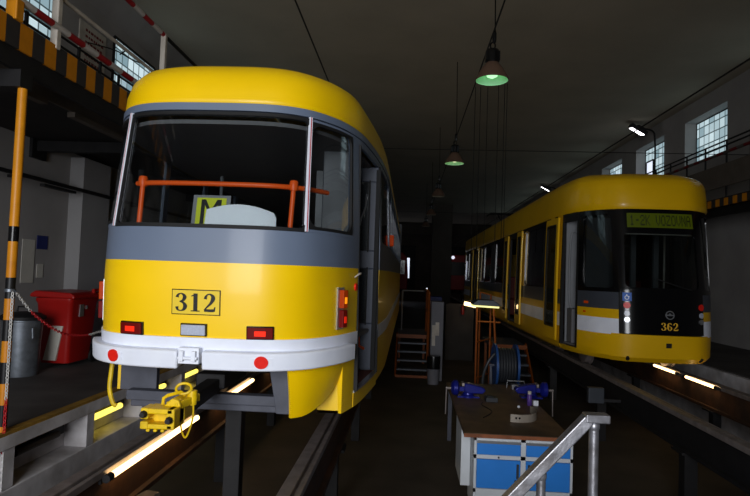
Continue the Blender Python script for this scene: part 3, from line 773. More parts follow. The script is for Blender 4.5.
def tube_lamp(root_loc, length, label, group, m=M['tube'], r=.022, cat='lamp', name='tube_lamp', side=0):
    x, y, z = root_loc
    t = thing(name, label, cat, root_loc, group)
    mb = MB(); mb.tube([(x, y+.03, z), (x, y+length-.03, z)], r, 10); mb.build('tube', m, t, smooth=True)
    mb = MB(); mb.tube([(x, y-.02, z), (x, y+.05, z)], r*1.2, 10); mb.tube([(x, y+length-.05, z), (x, y+length+.02, z)], r*1.2, 10)
    dx = .045 if side else -.045
    mb.bar((x+dx, y-.02, z-.02), (x+dx, y+length+.02, z-.02), .02, .04); mb.build('tube_holder', M['dark'], t)
    return t
gp = 'tube lamps along the left lit rail'
for i, (yy, ln, lb) in enumerate([(4.06, 1.80, 'lit tube lamp on the left rail nearest the yellow coupler'), (6.35, 1.6, 'lit tube lamp on the left rail seen just beyond the coupler'),
                                  (8.75, 1.5, 'lit tube lamp on the left rail under the middle of tram 312'), (11.0, 1.5, 'lit tube lamp on the left rail, farthest under tram 312')]):
    tube_lamp((-2.075, yy, -.06), ln, lb, gp, r=.025, side=0)
gp = 'tube lamps along the right track'
for i, (yy, ln, lb) in enumerate([(8.72, .98, 'lit tube lamp on the right rail, nearer the camera than the front of tram 362'), (9.95, .95, 'lit tube lamp on the right rail just under the front bumper of tram 362')]):
    tube_lamp((4.50, yy, -.025), ln, lb, gp, side=1)
gp = 'yellow lamps in the wall niches'
for i, d in enumerate(divs):
    if i < 3 or i > 9: continue
    on = i != 3
    if i == 6: nm = 'yellow tube lamp in the niche seen behind the coupler bar'
    lab = {3: 'unlit tube lamp in the nearest niche of the white pit wall', 4: 'yellow lit tube lamp in the second niche of the pit wall', 5: 'yellow lit tube lamp in the third niche, behind the coupler',
           6: 'yellow lit tube lamp in the fourth niche, below the white bumper', 7: 'yellow lit tube lamp in the fifth niche of the pit wall', 8: 'yellow lit tube lamp in the sixth niche of the pit wall', 9: 'yellow lit tube lamp in the seventh niche of the pit wall'}[i]
    t = thing('niche_lamp', lab, 'lamp', (-3.50, d+.25, -.25), gp)
    mb = MB(); mb.tube([(-3.47, d+.34, -.27), (-3.47, d+.98, -.27)], .034, 12); mb.build('tube', M['tube_y'] if on else M['tube_off'], t, smooth=True)
    mb = MB(); mb.box((-3.57, d+.28, -.31), (-3.51, d+1.16, -.19)); mb.build('lamp_housing', M['dark'], t)

# ================================================================== LEFT WALKWAY
wk = thing('walkway', 'raised walkway with black and yellow striped edge along the left wall', 'walkway', (-3.4, 8, 3.3))
MB().box((XL+.02, 1.5, 3.38), (-3.45, 30, 3.49)).build('deck', M['mezz'], wk)
MB().box((-3.45, 1.5, 3.27), (-3.40, 30, 3.51)).build('fascia', M['hazard'], wk)
mb = MB(); mb.box((-3.95, 1.5, 3.12), (-3.86, 5.85, 3.18)); mb.box((-3.95, 6.35, 3.12), (-3.86, 30, 3.18)); mb.box((-3.92, 1.5, 3.18), (-3.89, 30, 3.38)); mb.build('girder', M['beam_l'], wk)
MB().box((XL+.03, 4.72, 2.95), (-3.37, 4.88, 3.10)).build('cross_beam', M['dark'], wk); MB().box((-3.47, 1.5, 3.10), (-3.42, 30, 3.27)).build('edge_beam', M['dark'], wk)
for yy in (8.8, 12, 15, 18): MB().box((XL+.03, yy-.07, 3.20), (-3.5, yy+.07, 3.36)).build('cross_beam', M['dark'], wk)
mb = MB(); mb.box((XL+.01, 8.62, 3.08), (XL+.06, 8.98, 3.45)); mb.build('bracket_plate', M['dark'], wk)
for yy in (2.85, 5.25, 7.6, 10.0, 12.4, 14.8, 17.2):
    MB().box((-3.46, yy-.035, 3.48), (-3.39, yy+.035, 4.62)).build('railing_post', M['cream'], wk, bevel=.01)
mb = MB(); mb.tube([(-3.425, 1.6, 4.60), (-3.425, 7.6, 4.60)], .032, 10); mb.build('top_rail', M['redwhite'], wk, smooth=True)
mb = MB(); mb.tube([(-3.425, 7.6, 4.60), (-3.425, 29, 4.60)], .025, 10); mb.build('top_rail', M['dark'], wk, smooth=True)
mb = MB(); mb.tube([(-3.425, 1.6, 4.0), (-3.425, 29, 4.0)], .022, 10); mb.build('middle_rail', M['cream'], wk, smooth=True)
mb = MB(); mb.tube([(-3.40, 1.6, 3.69), (-3.40, 12, 3.69)], .034, 10); mb.build('lower_rail', M['redwhite'], wk, smooth=True)
mb = MB(); mb.box((-3.47, 4.62, 3.5), (-3.37, 4.72, 4.1)); mb.bar((-3.42, 4.0, 3.9), (-3.42, 4.65, 3.9), .05, .05); mb.build('gate_post', M['pole_y'], wk, bevel=.01)
mb = MB()
for k in range(14): mb.box((-4.63, 3.2+k*.55-.02, 3.58), (-4.60, 3.2+k*.55+.02, 4.42))
for z in (4.05, 4.16, 4.27, 4.40): mb.box((-4.625, 3.0, z-.012), (-4.605, 10.7, z+.012))
mb.build('inner_railing', M['dark'], wk)
pl = thing('support_pole', 'orange-yellow pole with black bands holding up the striped walkway', 'pole', (-3.40, 4.80, 0))
MB().tube([(-3.40, 4.80, 1.45), (-3.40, 4.80, 2.95)], .039, 16).build('upper_pole', M['pole_y'], pl, smooth=True)
MB().tube([(-3.40, 4.80, -.0), (-3.40, 4.80, 1.45)], .039, 16).build('banded_pole', M['pole'], pl, smooth=True)
mb = MB(); mb.tube([(-3.40, 4.80, 1.62), (-3.40, 4.80, 1.75)], .041, 16); mb.build('black_band', M['black'], pl, smooth=True)
mb = MB(); mb.lathe([(.039,-.015),(.045,-.012),(.045,.012),(.039,.015)], (-3.40, 4.80, 1.20), 'z', 16); mb.tube([(-3.36, 4.79, 1.2), (-3.33, 4.78, 1.19)], .007, 6); mb.build('chain_collar', M['galv'], pl, smooth=True)

# chains
def chain(pts, name, label, mats, switch, link=.038):
    P = [Vector(p) for p in pts]; L = [0]
    for i in range(1, len(P)): L.append(L[-1] + (P[i]-P[i-1]).length)
    def at(s):
        for i in range(1, len(P)):
            if L[i] >= s:
                return P[i-1].lerp(P[i], (s-L[i-1])/(L[i]-L[i-1])), (P[i]-P[i-1]).normalized()
        return P[-1], (P[-1]-P[-2]).normalized()
    mb = MB(); n = int(L[-1]/(link*.74))
    for k in range(n):
        p, d = at((k+.5)*link*.74); u = d.cross(Vector((.3,1,.2))).normalized(); w = d.cross(u)
        if k % 2: u = w
        ring = []
        for a in [2*PI*q/8 for q in range(8)]:
            ring.append(p + d*(math.cos(a)*link*.5) + u*(math.sin(a)*link*.30))
        mb.tube(ring, link*.11, 5, mi=switch((k+.5)/n), closed=True)
    return tag(mb.build(name, mats, loc=P[0], smooth=True), label, 'chain')
pts = [(-3.345, 4.79, 1.19), (-3.345, 5.05, .985), (-3.345, 5.39, .81), (-3.345, 5.65, .735), (-3.345, 5.92, .705), (-3.345, 6.15, .71), (-3.345, 6.45, .745), (-3.345, 7.4, .93), (-3.345, 8.6, 1.18)]
chain(cr(pts, 6), 'barrier_chain', 'red and white plastic chain sagging from the banded pole past the bins', [M['chain_r'], M['chain_w']], lambda u: 1 if u < .07 or .33 < u < .47 or u > .8 else 0)
hang = [(-3.345, 4.755, 1.185 - 1.72*i/20) for i in range(21)]
chain(hang, 'hanging_chain', 'chain hanging straight down beside the black and yellow banded pole', [M['chain_r'], M['chain_w']], lambda u: 0 if .52 < u < .78 else 1)
mb = MB(); mb.lathe([(.09,0),(.09,.02),(.02,.03),(.02,1.15),(.03,1.2)], (-3.5, 8.62, 0), 'z', 14); tag(mb.build('chain_post', M['galv'], loc=(-3.5, 8.62, 0), smooth=True), 'post holding the far end of the chain behind tram 312', 'post')

# bins
bx0, bx1, by0, by1 = -5.06, -4.44, 7.85, 8.5
bn = thing('wheelie_bin', 'red plastic wheelie bin with a white sheet stuck on its front', 'bin', (-4.87, 8.12, 0))
mb = MB(); rows = []
for z, sx, sy in ((.06, .80, .80), (.10, .82, .82), (.5, .92, .92), (.88, 1.0, 1.0), (.92, 1.06, 1.06), (.96, 1.06, 1.06)):
    c = (-4.87, 8.12); hw, hh = .255*sx, .35*sy; r = .06; ring = []
    for ax, ay, a0 in ((1,1,0),(-1,1,PI/2),(-1,-1,PI),(1,-1,1.5*PI)):
        for k in range(5):
            a = a0+k/4*PI/2; ring.append((c[0]+ax*(hw-r)+r*math.cos(a), c[1]+ay*(hh-r)+r*math.sin(a), z))
    rows.append(ring)
mb.grid(rows, closed=True); n = len(rows[0]); o0 = len(mb.v)-n*6
mb.f.append([o0+i for i in range(n)][::-1]); mb.m.append(0)
mb.build('bin_body', M['bin_red'], bn, smooth=True)
mb = MB(); mb.prism([(-5.20, .97), (-4.56, .955), (-4.56, 1.0), (-4.62, 1.04), (-5.12, 1.06), (-5.19, 1.02)], 7.73, 8.56, 'y'); mb.build('bin_lid', M['bin_red'], bn, bevel=.02, fix=True)
mb = MB(); mb.tube([(-4.60, 8.3, 1.07), (-4.60, 8.5, 1.07)], .018, 8); mb.box((-4.62, 8.28, 1.02), (-4.58, 8.32, 1.08)); mb.box((-4.62, 8.48, 1.02), (-4.58, 8.52, 1.08)); mb.build('bin_handle', M['bin_red'], bn)
mb = MB()
for xx in (-5.08, -4.66): MB().lathe([(.1,-.03),(.1,.03)], (xx, 8.45, .10), 'x', 18).build('bin_wheel', M['rubber'], bn)
mb = MB(); mb.add([(-5.0, 7.80, .10), (-4.82, 7.80, .10), (-4.72, 7.772, .58), (-4.88, 7.772, .58), (-5.0, 7.84, .10), (-4.82, 7.84, .10), (-4.72, 7.80, .58), (-4.88, 7.80, .58)], [(0,1,2,3),(7,6,5,4),(0,4,5,1),(1,5,6,2),(2,6,7,3),(3,7,4,0)])
mb.build('paper_sheet', M['paper'], bn)
mb = MB(); mb.box((-4.63, 7.98, .70), (-4.608, 8.08, .87)); mb.box((-4.625, 8.14, .80), (-4.608, 8.18, .85)); mb.build('bin_sticker', M['silver'], bn)
cn = thing('dustbin', 'galvanised metal dustbin with dark lid beside the red wheelie bin', 'bin', (-4.92, 7.22, 0))
mb = MB(); mb.lathe([(.20,0),(.205,.03),(.22,.4),(.235,.69),(.25,.70),(.25,.72)], (-4.92, 7.22, 0), 'z', 28); mb.build('bin_body', M['galv'], cn, smooth=True)
mb = MB(); mb.lathe([(.26,.71),(.27,.72),(.27,.75),(.20,.79),(.05,.81)], (-4.92, 7.22, 0), 'z', 28); mb.tube([(-5.0,7.22,.8), (-4.99,7.22,.87), (-4.85,7.22,.87), (-4.84,7.22,.8)], .012, 6); mb.build('bin_lid', M['dark'], cn, smooth=True)
mb = MB(); mb.tube([(-4.68, 7.06, .62), (-4.66, 7.03, .62), (-4.65, 7.03, .50), (-4.67, 7.06, .48)], .012, 6); mb.build('bin_handle', M['galv'], cn, smooth=True)
lk = thing('locker', 'tall blue locker between the wall pier and the left side of tram 312', 'locker', (-4.5, 11.2, 0))
MB().box((-5.3, 11.0, 0), (-4.3, 11.5, 1.3)).build('locker_body', M['blue_lk'], lk, bevel=.01)
mb = MB(); mb.box((-5.27, 10.985, .06), (-4.82, 11.0, 1.25)); mb.build('locker_door', M['blue_lk'], lk); mb = MB(); mb.box((-4.78, 10.985, .06), (-4.33, 11.0, 1.25)); mb.build('locker_door', M['blue_lk'], lk)
# notices on the wall
for (ya, yb, za, zb, mm, lb) in ((8.6, 8.9, 1.12, 1.80, M['paper'], 'tall pale notice sheet on the left wall above the dustbin'), (8.95, 9.22, 1.66, 1.88, M['blue_lk'], 'small dark poster on the left wall, upper right of the pale notice'), (8.98, 9.14, 1.20, 1.42, M['paper'], 'small pale sheet on the left wall above the red bin')):
    tag(MB().box((XL+.002, ya, za), (XL+.01, yb, zb)).build('wall_notice', mm, loc=(XL, ya, za)), lb, 'notice', 'notices on the left wall')
mb = MB(); mb.box((XL+.002, 9.75, 4.85), (XL+.025, 10.62, 5.78), 0)
for k in range(7):
    yy = 9.93; zz = 5.66 - k*.11
    while yy < 10.5:
        w = random.uniform(.04, .1); mb.box((XL+.025, yy, zz-.022), (XL+.028, min(yy+w, 10.56), zz+.022), 1); yy += w+.03
tag(mb.build('lettered_board', [M['cream'], M['text_red']], loc=(XL, 10.2, 5.3)), 'pale board with rows of red lettering between the left windows', 'sign')
mb = MB(); mb.tube([(XL+.3, 2, 2.72), (XL+.3, 16, 2.70)], .032, 8)
for yy in (4, 8.2, 12): mb.box((XL+.0, yy-.02, 2.69), (XL+.3, yy+.02, 2.73))
mb.box((XL+.26, 8.55, 2.62), (XL+.34, 9.4, 2.66)); tag(mb.build('wall_pipe', M['dark'], loc=(XL+.3, 8, 2.7)), 'dark pipe running along the left wall under the walkway', 'pipe')
mb = MB(); mb.tube(cr([(XL+.03, 10.0, 5.45), (XL+.7, 9.7, 5.2), (XL+1.2, 9.3, 4.9), (XL+1.4, 9.2, 4.8)], 5), .012, 6); mb.tube(cr([(XL+1.0, 9.35, 5.0), (XL+.95, 9.6, 5.15), (XL+.7, 9.9, 5.2)], 5), .012, 6)
tag(mb.build('wall_cable', M['wire'], loc=(XL+.3, 10.0, 5.4)), 'loose black cable in front of the board by the left windows', 'cable')

# ================================================================== RIGHT TRAM (362)
planR = [(0,0),(.33,.014),(.55,.06),(.73,.20),(.88,.40),(1.0,.68),(1.09,1.0),(1.16,1.5),(1.19,2.1)]
profR = [(.27,.96,.10),(.34,1.0,.03),(.69,1.0,.0),(1.3,1.0,.045),(2.25,.985,.20),(2.60,.975,.27),(2.64,.99,.25),(2.84,.985,.275),(3.03,.97,.33),(3.13,.94,.42),(3.20,.88,.58),(3.25,.74,.85),(3.28,.48,1.1),(3.30,.02,1.3)]
B = Shell(3.825, 8.9, planR, 18.4, profR)
TR = B.T - .02
tr2 = thing('tram', 'yellow modern tram numbered 362 with black front mask on the right track', 'tram', (3.88, 15, 0))
mt = .635                                                       # half width of the black mask
d0, d1 = B.tb(.80), B.tb(1.45)
doors = [(d0, d1), (B.tb(5.25), B.tb(6.5)), (B.tb(13.5), B.tb(14.8))]
segs = []; a = mt
for (u, v) in doors: segs.append((a, u)); a = v
segs.append((a, TR))
mb = MB()
for (u, v) in segs:
    B.patch(mb, -v, -u, .66, .90, nz=2, mi=1); B.patch(mb, -v, -u, .90, 1.04, nz=1, mi=0); B.patch(mb, -v, -u, 1.04, 1.30, nz=2, mi=2)
B.patch(mb, mt, TR, .66, .90, nz=2, mi=1); B.patch(mb, mt, TR, .90, 1.04, nz=1, mi=0); B.patch(mb, mt, TR, 1.04, 1.3, nz=2, mi=2)
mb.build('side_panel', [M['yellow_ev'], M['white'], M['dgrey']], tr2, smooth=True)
mb = MB(); zs = [.27,.30,.34,.45,.56,.66]
for (u, v) in [(d1, segs[1][1])] + segs[2:]: B.patch(mb, -v, -u, 0, 0, zs=zs)
B.patch(mb, -d0, -mt-.12, 0, 0, zs=zs); B.patch(mb, mt+.12, TR, 0, 0, zs=zs)
for (u, v) in doors: B.patch(mb, -v, -u, .27, .36, nz=1)
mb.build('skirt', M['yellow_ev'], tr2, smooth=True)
mb = MB(); B.patch(mb, -mt-.115, mt+.115, 0, 0, off=.012, zs=[.27,.30,.34,.45,.56,.65,.68]); fb = mb.build('front_bumper', M['yellow_ev'], tr2, smooth=True)
mb = MB(); B.patch(mb, .035, .115, .50, .57, off=.017, thick=.01, nz=1); mb.build('tow_cover', M['dark'], fb)
for t in (-.5, .60): mb = MB(); B.disc(mb, t, .33, .025, .03, .03); mb.build('plug', M['dark'], fb)
mb = MB(); T = B.ts(-TR, TR)
B.patch(mb, -TR, TR, 0, 0, zs=[2.60,2.64,2.70,2.76,2.84,2.90,2.96,3.03,3.08], off=.01, thick=.03)
mb.grid([[B.P(t, z, .01 if z < 3.09 else 0) for t in T] for z in [3.08,3.13,3.165,3.2,3.225,3.25,3.265,3.28,3.292,3.30]])
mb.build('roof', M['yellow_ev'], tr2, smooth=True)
# mask: lower black panel, windscreen frame, glass, sign box
mb = MB(); B.patch(mb, -mt, mt, .69, 1.34, off=.006, nz=5); mb.build('front_mask', M['gloss_black'], tr2, smooth=True)
mb = MB(); B.ring(mb, -mt, mt, 1.34, 2.60, -mt+.10, mt-.07, 1.38, 2.215, .07, off=.006, thick=.03)
wf = mb.build('windscreen_frame', M['gloss_black'], tr2, smooth=True)
mb = MB(); B.patch(mb, -mt+.06, mt-.04, 1.36, 2.25, off=-.01, thick=.008, nz=5); mb.build('windscreen', M['eglass'], wf, smooth=True)
mb = MB(); B.patch(mb, -.52, .56, 2.20, 2.235, off=-.02, thick=.02, nz=1); mb.build('blind_rail', M['cream'], wf)
for xx in (3.32, 3.72, 4.02, 4.42): MB().box((xx, 10.75, .42), (xx+.09, 10.82, 2.56)).build('bulkhead_post', M['inner'], tr2)
mb = MB(); mb.tube(cr([B.P(.42, 1.36, .03), B.P(.2, 1.42, .03), B.P(-.1, 1.52, .03)], 5), .010, 6); mb.build('wiper', M['rubber'], wf)
mb = MB(); B.patch(mb, -.48, .53, 2.305, 2.53, off=.012, thick=.01, nz=1, mi=0)
txt = '1-2K VOZOVNA'; cw = .93/ (len(txt)*6-1)
for i, c in enumerate(txt):
    for r, row in enumerate(PIX[c]):
        for k, q in enumerate(row):
            if q == '1':
                x = -.44 + (i*6+k)*cw; z = 2.500 - r*.0235
                mb.grid([[B.P(x, z-.022, .0135), B.P(x+cw*.96, z-.022, .0135)], [B.P(x, z, .0135), B.P(x+cw*.96, z, .0135)]], 1)
mb.build('destination_sign', [M['led_bg'], M['led_ch']], tr2)
for sg in (-1, 1):
    for z, mm, nm in ((1.11, M['reflector'], 'tail_lamp'), (.99, M['clear'], 'headlamp'), (.895, M['silver'], 'headlamp')):
        mb = MB(); B.disc(mb, sg*.55+.03, z, .048 if z > 1.05 else .04, .02, .03); mb.build(nm, mm, tr2)
mb = MB()
numerals(mb, '362', lambda x, y: B.P(.085 + x, .758 + y, .0095), .112, gap=.70, width=1.12); mb.build('fleet_number', M['num_y'], tr2)
mb = MB(); B.disc(mb, .09, .985, .066, .012, .006, mi=0); B.disc(mb, .09, .985, .051, .014, .004, mi=1)
B.patch(mb, .04, .14, .975, .995, off=.0165, thick=.003, nz=1, mi=0); B.patch(mb, .075, .105, .995, 1.01, off=.0165, thick=.003, nz=1, mi=0)
mb.build('maker_emblem', [M['silver'], M['gloss_black']], tr2)
mb = MB(); B.patch(mb, -.58, -.455, 1.175, 1.30, off=.010, thick=.004, nz=1, mi=0); B.disc(mb, -.52, 1.225, .032, .013, .003, mi=1); B.disc(mb, -.52, 1.225, .02, .0145, .003, mi=0); B.patch(mb, -.53, -.513, 1.24, 1.275, off=.014, thick=.003, nz=1, mi=1); B.patch(mb, -.525, -.485, 1.235, 1.247, off=.0142, thick=.003, nz=1, mi=1)
mb.build('wheelchair_sticker', [M['blue_st'], M['white']], tr2)
# corner pillars and cab side window
mb = MB(); B.patch(mb, -mt-.03, -mt+.002, 1.30, 2.60, off=.004, nz=5); B.patch(mb, mt-.002, mt+.03, 1.30, 2.6, off=.004, nz=5); B.patch(mb, -d0, -d0+.10, 1.30, 2.6, nz=4)
B.patch(mb, -TR, -d0, 2.50, 2.60, nz=1); mb.build('pillar', M['gloss_black'], tr2, smooth=True)
for sg in (-1, 1):
    t0, t1 = sorted((sg*(mt+.03), sg*(d0-.10)))
    mb = MB(); B.ring(mb, t0, t1, 1.30, 2.60, t0+.05, t1-.05, 1.36, 2.52, .08, off=.004); f = mb.build('cab_window_frame', M['gloss_black'], tr2, smooth=True)
    mb = MB(); B.patch(mb, t0+.03, t1-.03, 1.33, 2.56, off=-.012, thick=.008, nz=4); mb.build('pane', M['eglass'], f, smooth=True)
side_win(B, tr2, d0-.1, B.tb(2.4), 1.3, 2.6, M['gloss_black'], M['eglass'], .05)
wins = [(2.45, 4.5), (7.2, 9.0), (9.9, 11.6), (11.7, 13.4), (15.4, 16.8), (16.9, 18.2)]
for b0, b1 in wins: side_win(B, tr2, -B.tb(b1), -B.tb(b0), 1.3, 2.6, M['gloss_black'], M['eglass'], .05)
for b0, b1 in ((2.45, 6.5), (6.6, 9.0), (9.9, 13.4), (13.5, 18.2)): side_win(B, tr2, B.tb(b0), B.tb(b1), 1.3, 2.6, M['gloss_black'], M['eglass'], .05)
for b0, b1 in ((1.45, 2.45), (4.5, 5.25), (6.5, 7.2), (13.4, 13.5), (14.8, 14.9)): mb = MB(); B.patch(mb, -B.tb(b1), -B.tb(b0), 1.30, 2.6, nz=2); mb.build('door_pillar', M['yellow_ev'], tr2, smooth=True)
mb = MB()
for k in range(12): B.patch(mb, -B.tb(9.0+.075*k+.06), -B.tb(9.0+.075*k), .5, 2.55, off=-.01 if k % 2 else -.05, thick=.04, nz=1)
mb.build('bellows', M['rubber'], tr2)
def plug_leaf(b0, b1, off=.06):
    t0, t1 = -B.tb(b1), -B.tb(b0)
    mb = MB(); B.ring(mb, t0, t1, .40, 2.56, t0+.09, t1-.09, .62, 2.44, .06, off=off, thick=.035, n=4); f = mb.build('door_leaf', M['yellow_ev'], tr2, smooth=True)
    mb = MB(); B.ring(mb, t0+.085, t1-.085, .615, 2.445, t0+.115, t1-.115, .645, 2.415, .05, off=off+.004, thick=.02, n=4); mb.build('leaf_seal', M['rubber'], f)
    mb = MB(); B.patch(mb, t0+.1, t1-.1, .63, 2.43, off=off-.01, thick=.008, nz=2); mb.build('leaf_pane', M['eglass'], f)
plug_leaf(1.52, 2.28); plug_leaf(4.66, 5.24); plug_leaf(6.52, 7.1); plug_leaf(12.9, 13.5); plug_leaf(14.8, 15.4)
# door surrounds and things seen through the doors
for i, (u, v) in enumerate(doors):
    mb = MB(); B.patch(mb, -v, -v+.05, .36, 2.52, off=.006, thick=.05, nz=2); B.patch(mb, -u-.05, -u, .36, 2.52, off=.006, thick=.05, nz=2); B.patch(mb, -v, -u, 2.46, 2.6, off=.006, thick=.05, nz=1)
    mb.build('door_surround', M['rubber'], tr2)
p = B.P(-d0, 1.5); q = B.P(-d1, 1.5)
mb = MB(); mb.tube(cr([(q.x+.22, q.y-.14, 2.30), (q.x+.14, q.y-.15, 2.26), (q.x+.11, q.y-.15, 1.9), (q.x+.11, q.y-.15, 1.2), (q.x+.15, q.y-.15, .98), (q.x+.2, q.y-.12, .95)], 5), .016, 8); mb.build('door_handrail', M['inner'], tr2, smooth=True)
mb = MB(); mb.box((q.x+.08, q.y-.03, .40), (q.x+.75, q.y+.02, 2.5)); mb.build('cab_partition', M['inner'], tr2)
mb = MB(); mb.box((p.x+.12, p.y-.02, .40), (p.x+.7, p.y+.02, 2.5)); mb.build('cab_partition', M['inner_d'], tr2)
mb = MB(); mb.box((q.x+.1, q.y-.35, .40), (q.x+.6, q.y-.05, .98)); mb.build('cab_box', M['inner_d'], tr2, bevel=.02)
mb = MB(); B.planar(mb, .40, .06); mb.build('floor_plate', M['inner_d'], tr2)
mb = MB(); B.planar(mb, 2.58, .06); mb.build('ceiling_lining', M['inner_d'], tr2)
mb = MB(); B.patch(mb, -mt, mt, .72, 1.36, off=-.06, thick=.25, nz=2); mb.build('dashboard', M['inner_d'], tr2)
st = thing  # seats and poles in the saloon
for yy in (12.2, 13.2, 16.8, 18.0, 20.2, 21.4):
    for xx in (2.85, 4.5):
        mb = MB(); mb.box((xx, yy, .42), (xx+.42, yy+.42, .86)); mb.box((xx, yy+.36, .86), (xx+.42, yy+.44, 1.5)); mb.build('passenger_seat', M['seat'], tr2, bevel=.03)
for yy, xx in ((10.6, 3.3), (14.0, 3.2), (15.4, 3.2), (17.5, 3.3), (10.5, 4.5)):
    mb = MB(); mb.tube([(xx, yy, .4), (xx, yy, 2.58)], .018, 8); mb.build('grab_pole', M['cream'], tr2, smooth=True)
mb = MB(); mb.box((2.66, 27.2, .4), (4.99, 27.3, 3.1)); mb.build('rear_end', M['yellow_ev'], tr2)
# left headboard window, cab side marks
mb = MB(); B.patch(mb, -d0+.18, -d0+.28, 1.10, 1.14, off=.006, thick=.008, nz=1); B.patch(mb, -d0+.16, -d0+.22, .955, .985, off=.006, thick=.008, nz=1); mb.build('side_marker', M['amber'], tr2)
# bogies
for yy in (10.6, 17.5, 23.5):
    mb = MB(); mb.box((3.05, yy-.3, .28), (3.13, yy+2.2, .42)); mb.box((4.66, yy-.3, .28), (4.74, yy+2.2, .42)); bg = mb.build('bogie', M['dark'], tr2)
    for dy in (0, 1.8):
        for sx in (-1, 1):
            mb = MB(); mb.lathe([(.1,-.06),(.28,-.06),(.30,-.05),(.30,.03),(.33,.04),(.33,.06),(.1,.06)], (3.9+sx*.70, yy+dy, .305), 'x', 24); mb.build('wheel', M['steel'], bg, smooth=True)
        mb = MB(); mb.tube([(3.1, yy+dy, .305), (4.7, yy+dy, .305)], .06, 8); mb.build('axle', M['dark'], bg, smooth=True)
mb = MB(); mb.box((2.85, 9.9, .34), (4.95, 27, .40)); mb.build('underfloor', M['dark'], tr2)
# pantograph
mb = MB(); py = 23.0
mb.box((3.3, py-.2, 3.22), (4.5, py+1.6, 3.28)); mb.tube([(3.55, py+1.4, 3.28), (3.62, py+.1, 3.66), (3.58, py+.9, 4.06)], .03, 6); mb.tube([(4.25, py+1.4, 3.28), (4.18, py+.1, 3.66), (4.22, py+.9, 4.06)], .03, 6)
mb.tube([(3.18, py+.9, 4.0), (3.3, py+.9, 4.09), (4.5, py+.9, 4.09), (4.62, py+.9, 4.0)], .035, 6); mb.tube([(3.18, py+1.2, 4.0), (3.3, py+1.2, 4.09), (4.5, py+1.2, 4.09), (4.62, py+1.2, 4.0)], .035, 6); mb.box((3.5, py+.9, 4.06), (3.56, py+1.2, 4.1)); mb.box((4.24, py+.9, 4.06), (4.3, py+1.2, 4.1))
mb.build('pantograph', M['dark'], tr2)
# ================================================================== RIGHT WALKWAY AND WALL
w2 = thing('walkway', 'raised walkway with striped edge along the right wall behind tram 362', 'walkway', (6.8, 14, 3.2))
MB().box((6.85, 6.0, 3.30), (XR-.02, 40, 3.40)).build('deck', M['mezz'], w2)
MB().box((6.80, 6.0, 3.20), (6.85, 40, 3.36)).build('fascia', M['hazard'], w2)
mb = MB(); mb.box((6.95, 6.0, 3.02), (7.05, 40, 3.30)); mb.build('girder', M['dark'], w2)
for k in range(24): MB().box((6.805, 8.4+k*.9-.015, 3.36), (6.835, 8.4+k*.9+.015, 4.62)).build('railing_post', M['dark'], w2)
mb = MB()
for z in (4.62, 4.52): mb.tube([(6.82, 6.2, z), (6.82, 34, z)], .02, 8)
mb.build('top_rail', M['dark'], w2)
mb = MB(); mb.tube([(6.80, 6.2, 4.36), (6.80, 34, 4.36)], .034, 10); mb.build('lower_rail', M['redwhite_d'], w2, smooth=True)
mb = MB(); mb.box((6.80, 6.2, 3.62), (6.83, 34, 4.12)); mb.build('side_sheet', M['beam_l'], w2)
mb = MB(); mb.bar((6.3, 10.2, 2.85), (7.85, 11.3, 2.15), .16, .16); mb.box((7.75, 11.15, 2.0), (XR, 11.5, 2.35)); mb.bar((6.3, 10.2, 2.85), (6.9, 10.2, 3.2), .1, .1); mb.build('brace', M['dark'], w2)
sp = thing('wall_cabinet', 'small dark box on the right wall under the striped walkway', 'box', (XR-.2, 12.4, 2.0))
MB().box((XR-.32, 12.0, 1.75), (XR, 12.5, 2.3)).build('cabinet_body', M['dark'], sp, bevel=.01); MB().box((XR-.335, 12.04, 1.79), (XR-.32, 12.46, 2.26)).build('cabinet_door', M['dgrey'], sp)
# floodlights
def flood(y, lab):
    x, z = XR-.45, 6.32
    t = thing('floodlight', lab, 'lamp', (XR, y, 5.2), 'floodlights on the right wall')
    mb = MB(); mb.tube(cr([(XR-.035, y+.15, 4.95), (XR-.035, y+.12, 5.6), (XR-.06, y+.1, 6.15), (XR-.12, y+.08, 6.36), (XR-.32, y+.02, 6.42), (XR-.5, y, 6.42)], 5), .03, 8); mb.box((XR-.03, y+.08, 4.85), (XR-.002, y+.22, 5.05)); mb.build('bracket_arm', M['dark'], t, smooth=True)
    R = Matrix.Rotation(math.radians(12), 3, 'X') @ Matrix.Rotation(math.radians(28), 3, 'Y')
    c = Vector((x-.22, y-.1, z+.02))
    def bx(a, b, mb, mi=0):
        m2 = MB().box(a, b); mb.add([c + R @ p for p in m2.v], m2.f, mi)
    mb = MB(); bx((-.30, -.14, -.03), (.26, .14, .10), mb); bx((-.10,-.10,.10), (.2,.1,.16), mb); hd = mb.build('lamp_head', M['dark'], t, bevel=.01)
    mb = MB(); bx((-.24, -.145, -.06), (.20, .12, -.032), mb); mb.build('lit_face', M['flood'], hd)
flood(19.0, 'lit floodlight on a curved arm between the right windows above tram 362')
flood(31.5, 'far lit floodlight on the right wall above the middle of tram 362')

